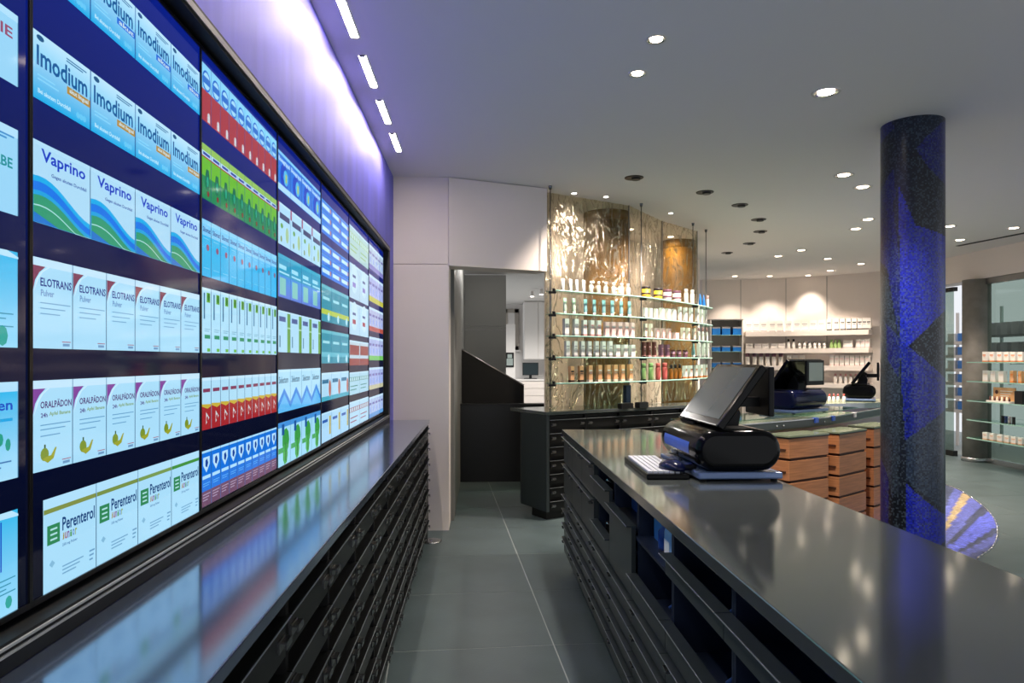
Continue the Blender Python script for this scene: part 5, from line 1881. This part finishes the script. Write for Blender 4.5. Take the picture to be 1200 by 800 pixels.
obj('body', MB().box(gx(600), gx(652), 0.02, 0.6, 0, gz(446)), 'white_wall', ds_)
obj('top', MB().box(gx(599), gx(653), -0.02, 0.6, gz(446), gz(444)), 'white_wall', ds_)
for k in range(6):
    z1 = gz(446) - 0.015 - k * 0.16
    obj('drawer', MB().box(gx(612), gx(650), 0, 0.022, z1 - 0.145, z1), 'warm_white_wall', ds_)
mo = thing('office_monitor', 'small grey monitor standing on the white office desk', 'monitor', (gx(622), 15.1, gz(444)))
obj('foot', MB().box(-0.14, 0.14, -0.06, 0.06, 0, 0.015), 'pos_matt', mo)
obj('stem', MB().box(-0.03, 0.03, -0.01, 0.01, 0.015, 0.10), 'pos_matt', mo)
fm = obj('case', MB().box(-0.175, 0.175, -0.02, 0.02, 0.08, 0.36), 'pos_matt', mo)
obj('screen', MB().box(-0.16, 0.16, -0.0215, -0.019, 0.095, 0.345), 'dead_screen', fm)
pf = thing('wall_picture', 'small framed picture left of the office monitor', 'picture', (gx(597), 14.86, 0))
obj('frame', MB().box(-.09, .09, -.012, .012, gz(430), gz(413)), 'pos_matt', pf)
obj('print', MB().box(-.07, .07, -.0135, -.011, gz(428), gz(420)).box(-.05, .05, -.0135, -.011, gz(419.5), gz(415)), 'pale_screen', pf)
pi = thing('partition', 'narrow white office pillar carrying the framed picture', 'partition', (gx(597), 14.93, 0))
obj('panel', MB().box(-.12, .12, -.055, .05, 0, 2.2), 'white_wall', pi)
tl = thing('track_light', 'white ceiling track with three bright spots in the back office', 'lamp', (0, 0, 2.72))
q0, q1 = Vector((0.95, 12.6, 0)), Vector((1.25, 11.7, 0))
obj('track', MB().tube(q0 + Vector((0, 0, -.03)), q1 + Vector((0, 0, -.03)), 0.012), 'can_white', tl)
for f in (0.05, 0.5, 0.95):
    q = q0.lerp(q1, f)
    h = obj('spot_head', MB().lathe([(0.035, -0.13), (0.03, -0.04), (0.012, -0.03)], 14, 0, Matrix.Translation(q)), 'can_white', tl)
    obj('lamp', MB().lathe([(0.03, -0.135), (0.03, -0.131)], 14, 0, Matrix.Translation(q)), 'lamp_hot', h)
for f in (0.05, 0.5, 0.95):
    l = bpy.data.lights.new('lamp_light', 'SPOT'); l.energy = 60; l.color = (1, .95, .9); l.shadow_soft_size = 0.03
    l.spot_size = R(140); l.spot_blend = 0.5
    lo = link('lamp_light', l, tl); lo.location = q0.lerp(q1, f) + Vector((0, 0, -0.15)); lo.rotation_euler = (R(12), 0, 0)

pl_ = thing('passage_fill_lamp', 'added round ceiling lamp, unseen behind the header, brightening the grey partition', 'lamp', (0.15, 8.9, 2.72))  # added lamp, out of view, to lighten the dim partition
obj('trim_ring', MB().lathe([(0.09, -0.006), (0.10, 0.0)], 20, 0, None, False), 'can_white', pl_)
obj('lamp', MB().lathe([(0.085, -0.005), (0.085, -0.001)], 20), 'lamp_small', pl_)
l = bpy.data.lights.new('lamp_light', 'POINT'); l.energy = 9; l.color = (1, .95, .9); l.shadow_soft_size = 0.05
lo = link('lamp_light', l, pl_); lo.location = (0, 0, -0.12)

# round steel floor cover at the end of the wall cabinets
q = at(505, 634, 0)
fcov = thing('floor_cover', 'round steel floor cover at the foot of the white wall', 'cover', (q.x, q.y, 0))
obj('disc', MB().lathe([(0.085, 0.0), (0.085, 0.006), (0.07, 0.010), (0.02, 0.010)], 28), 'steel', fcov)
obj('screw', MB().lathe([(0.012, 0.010), (0.012, 0.012)], 12), 'handle_steel', fcov)
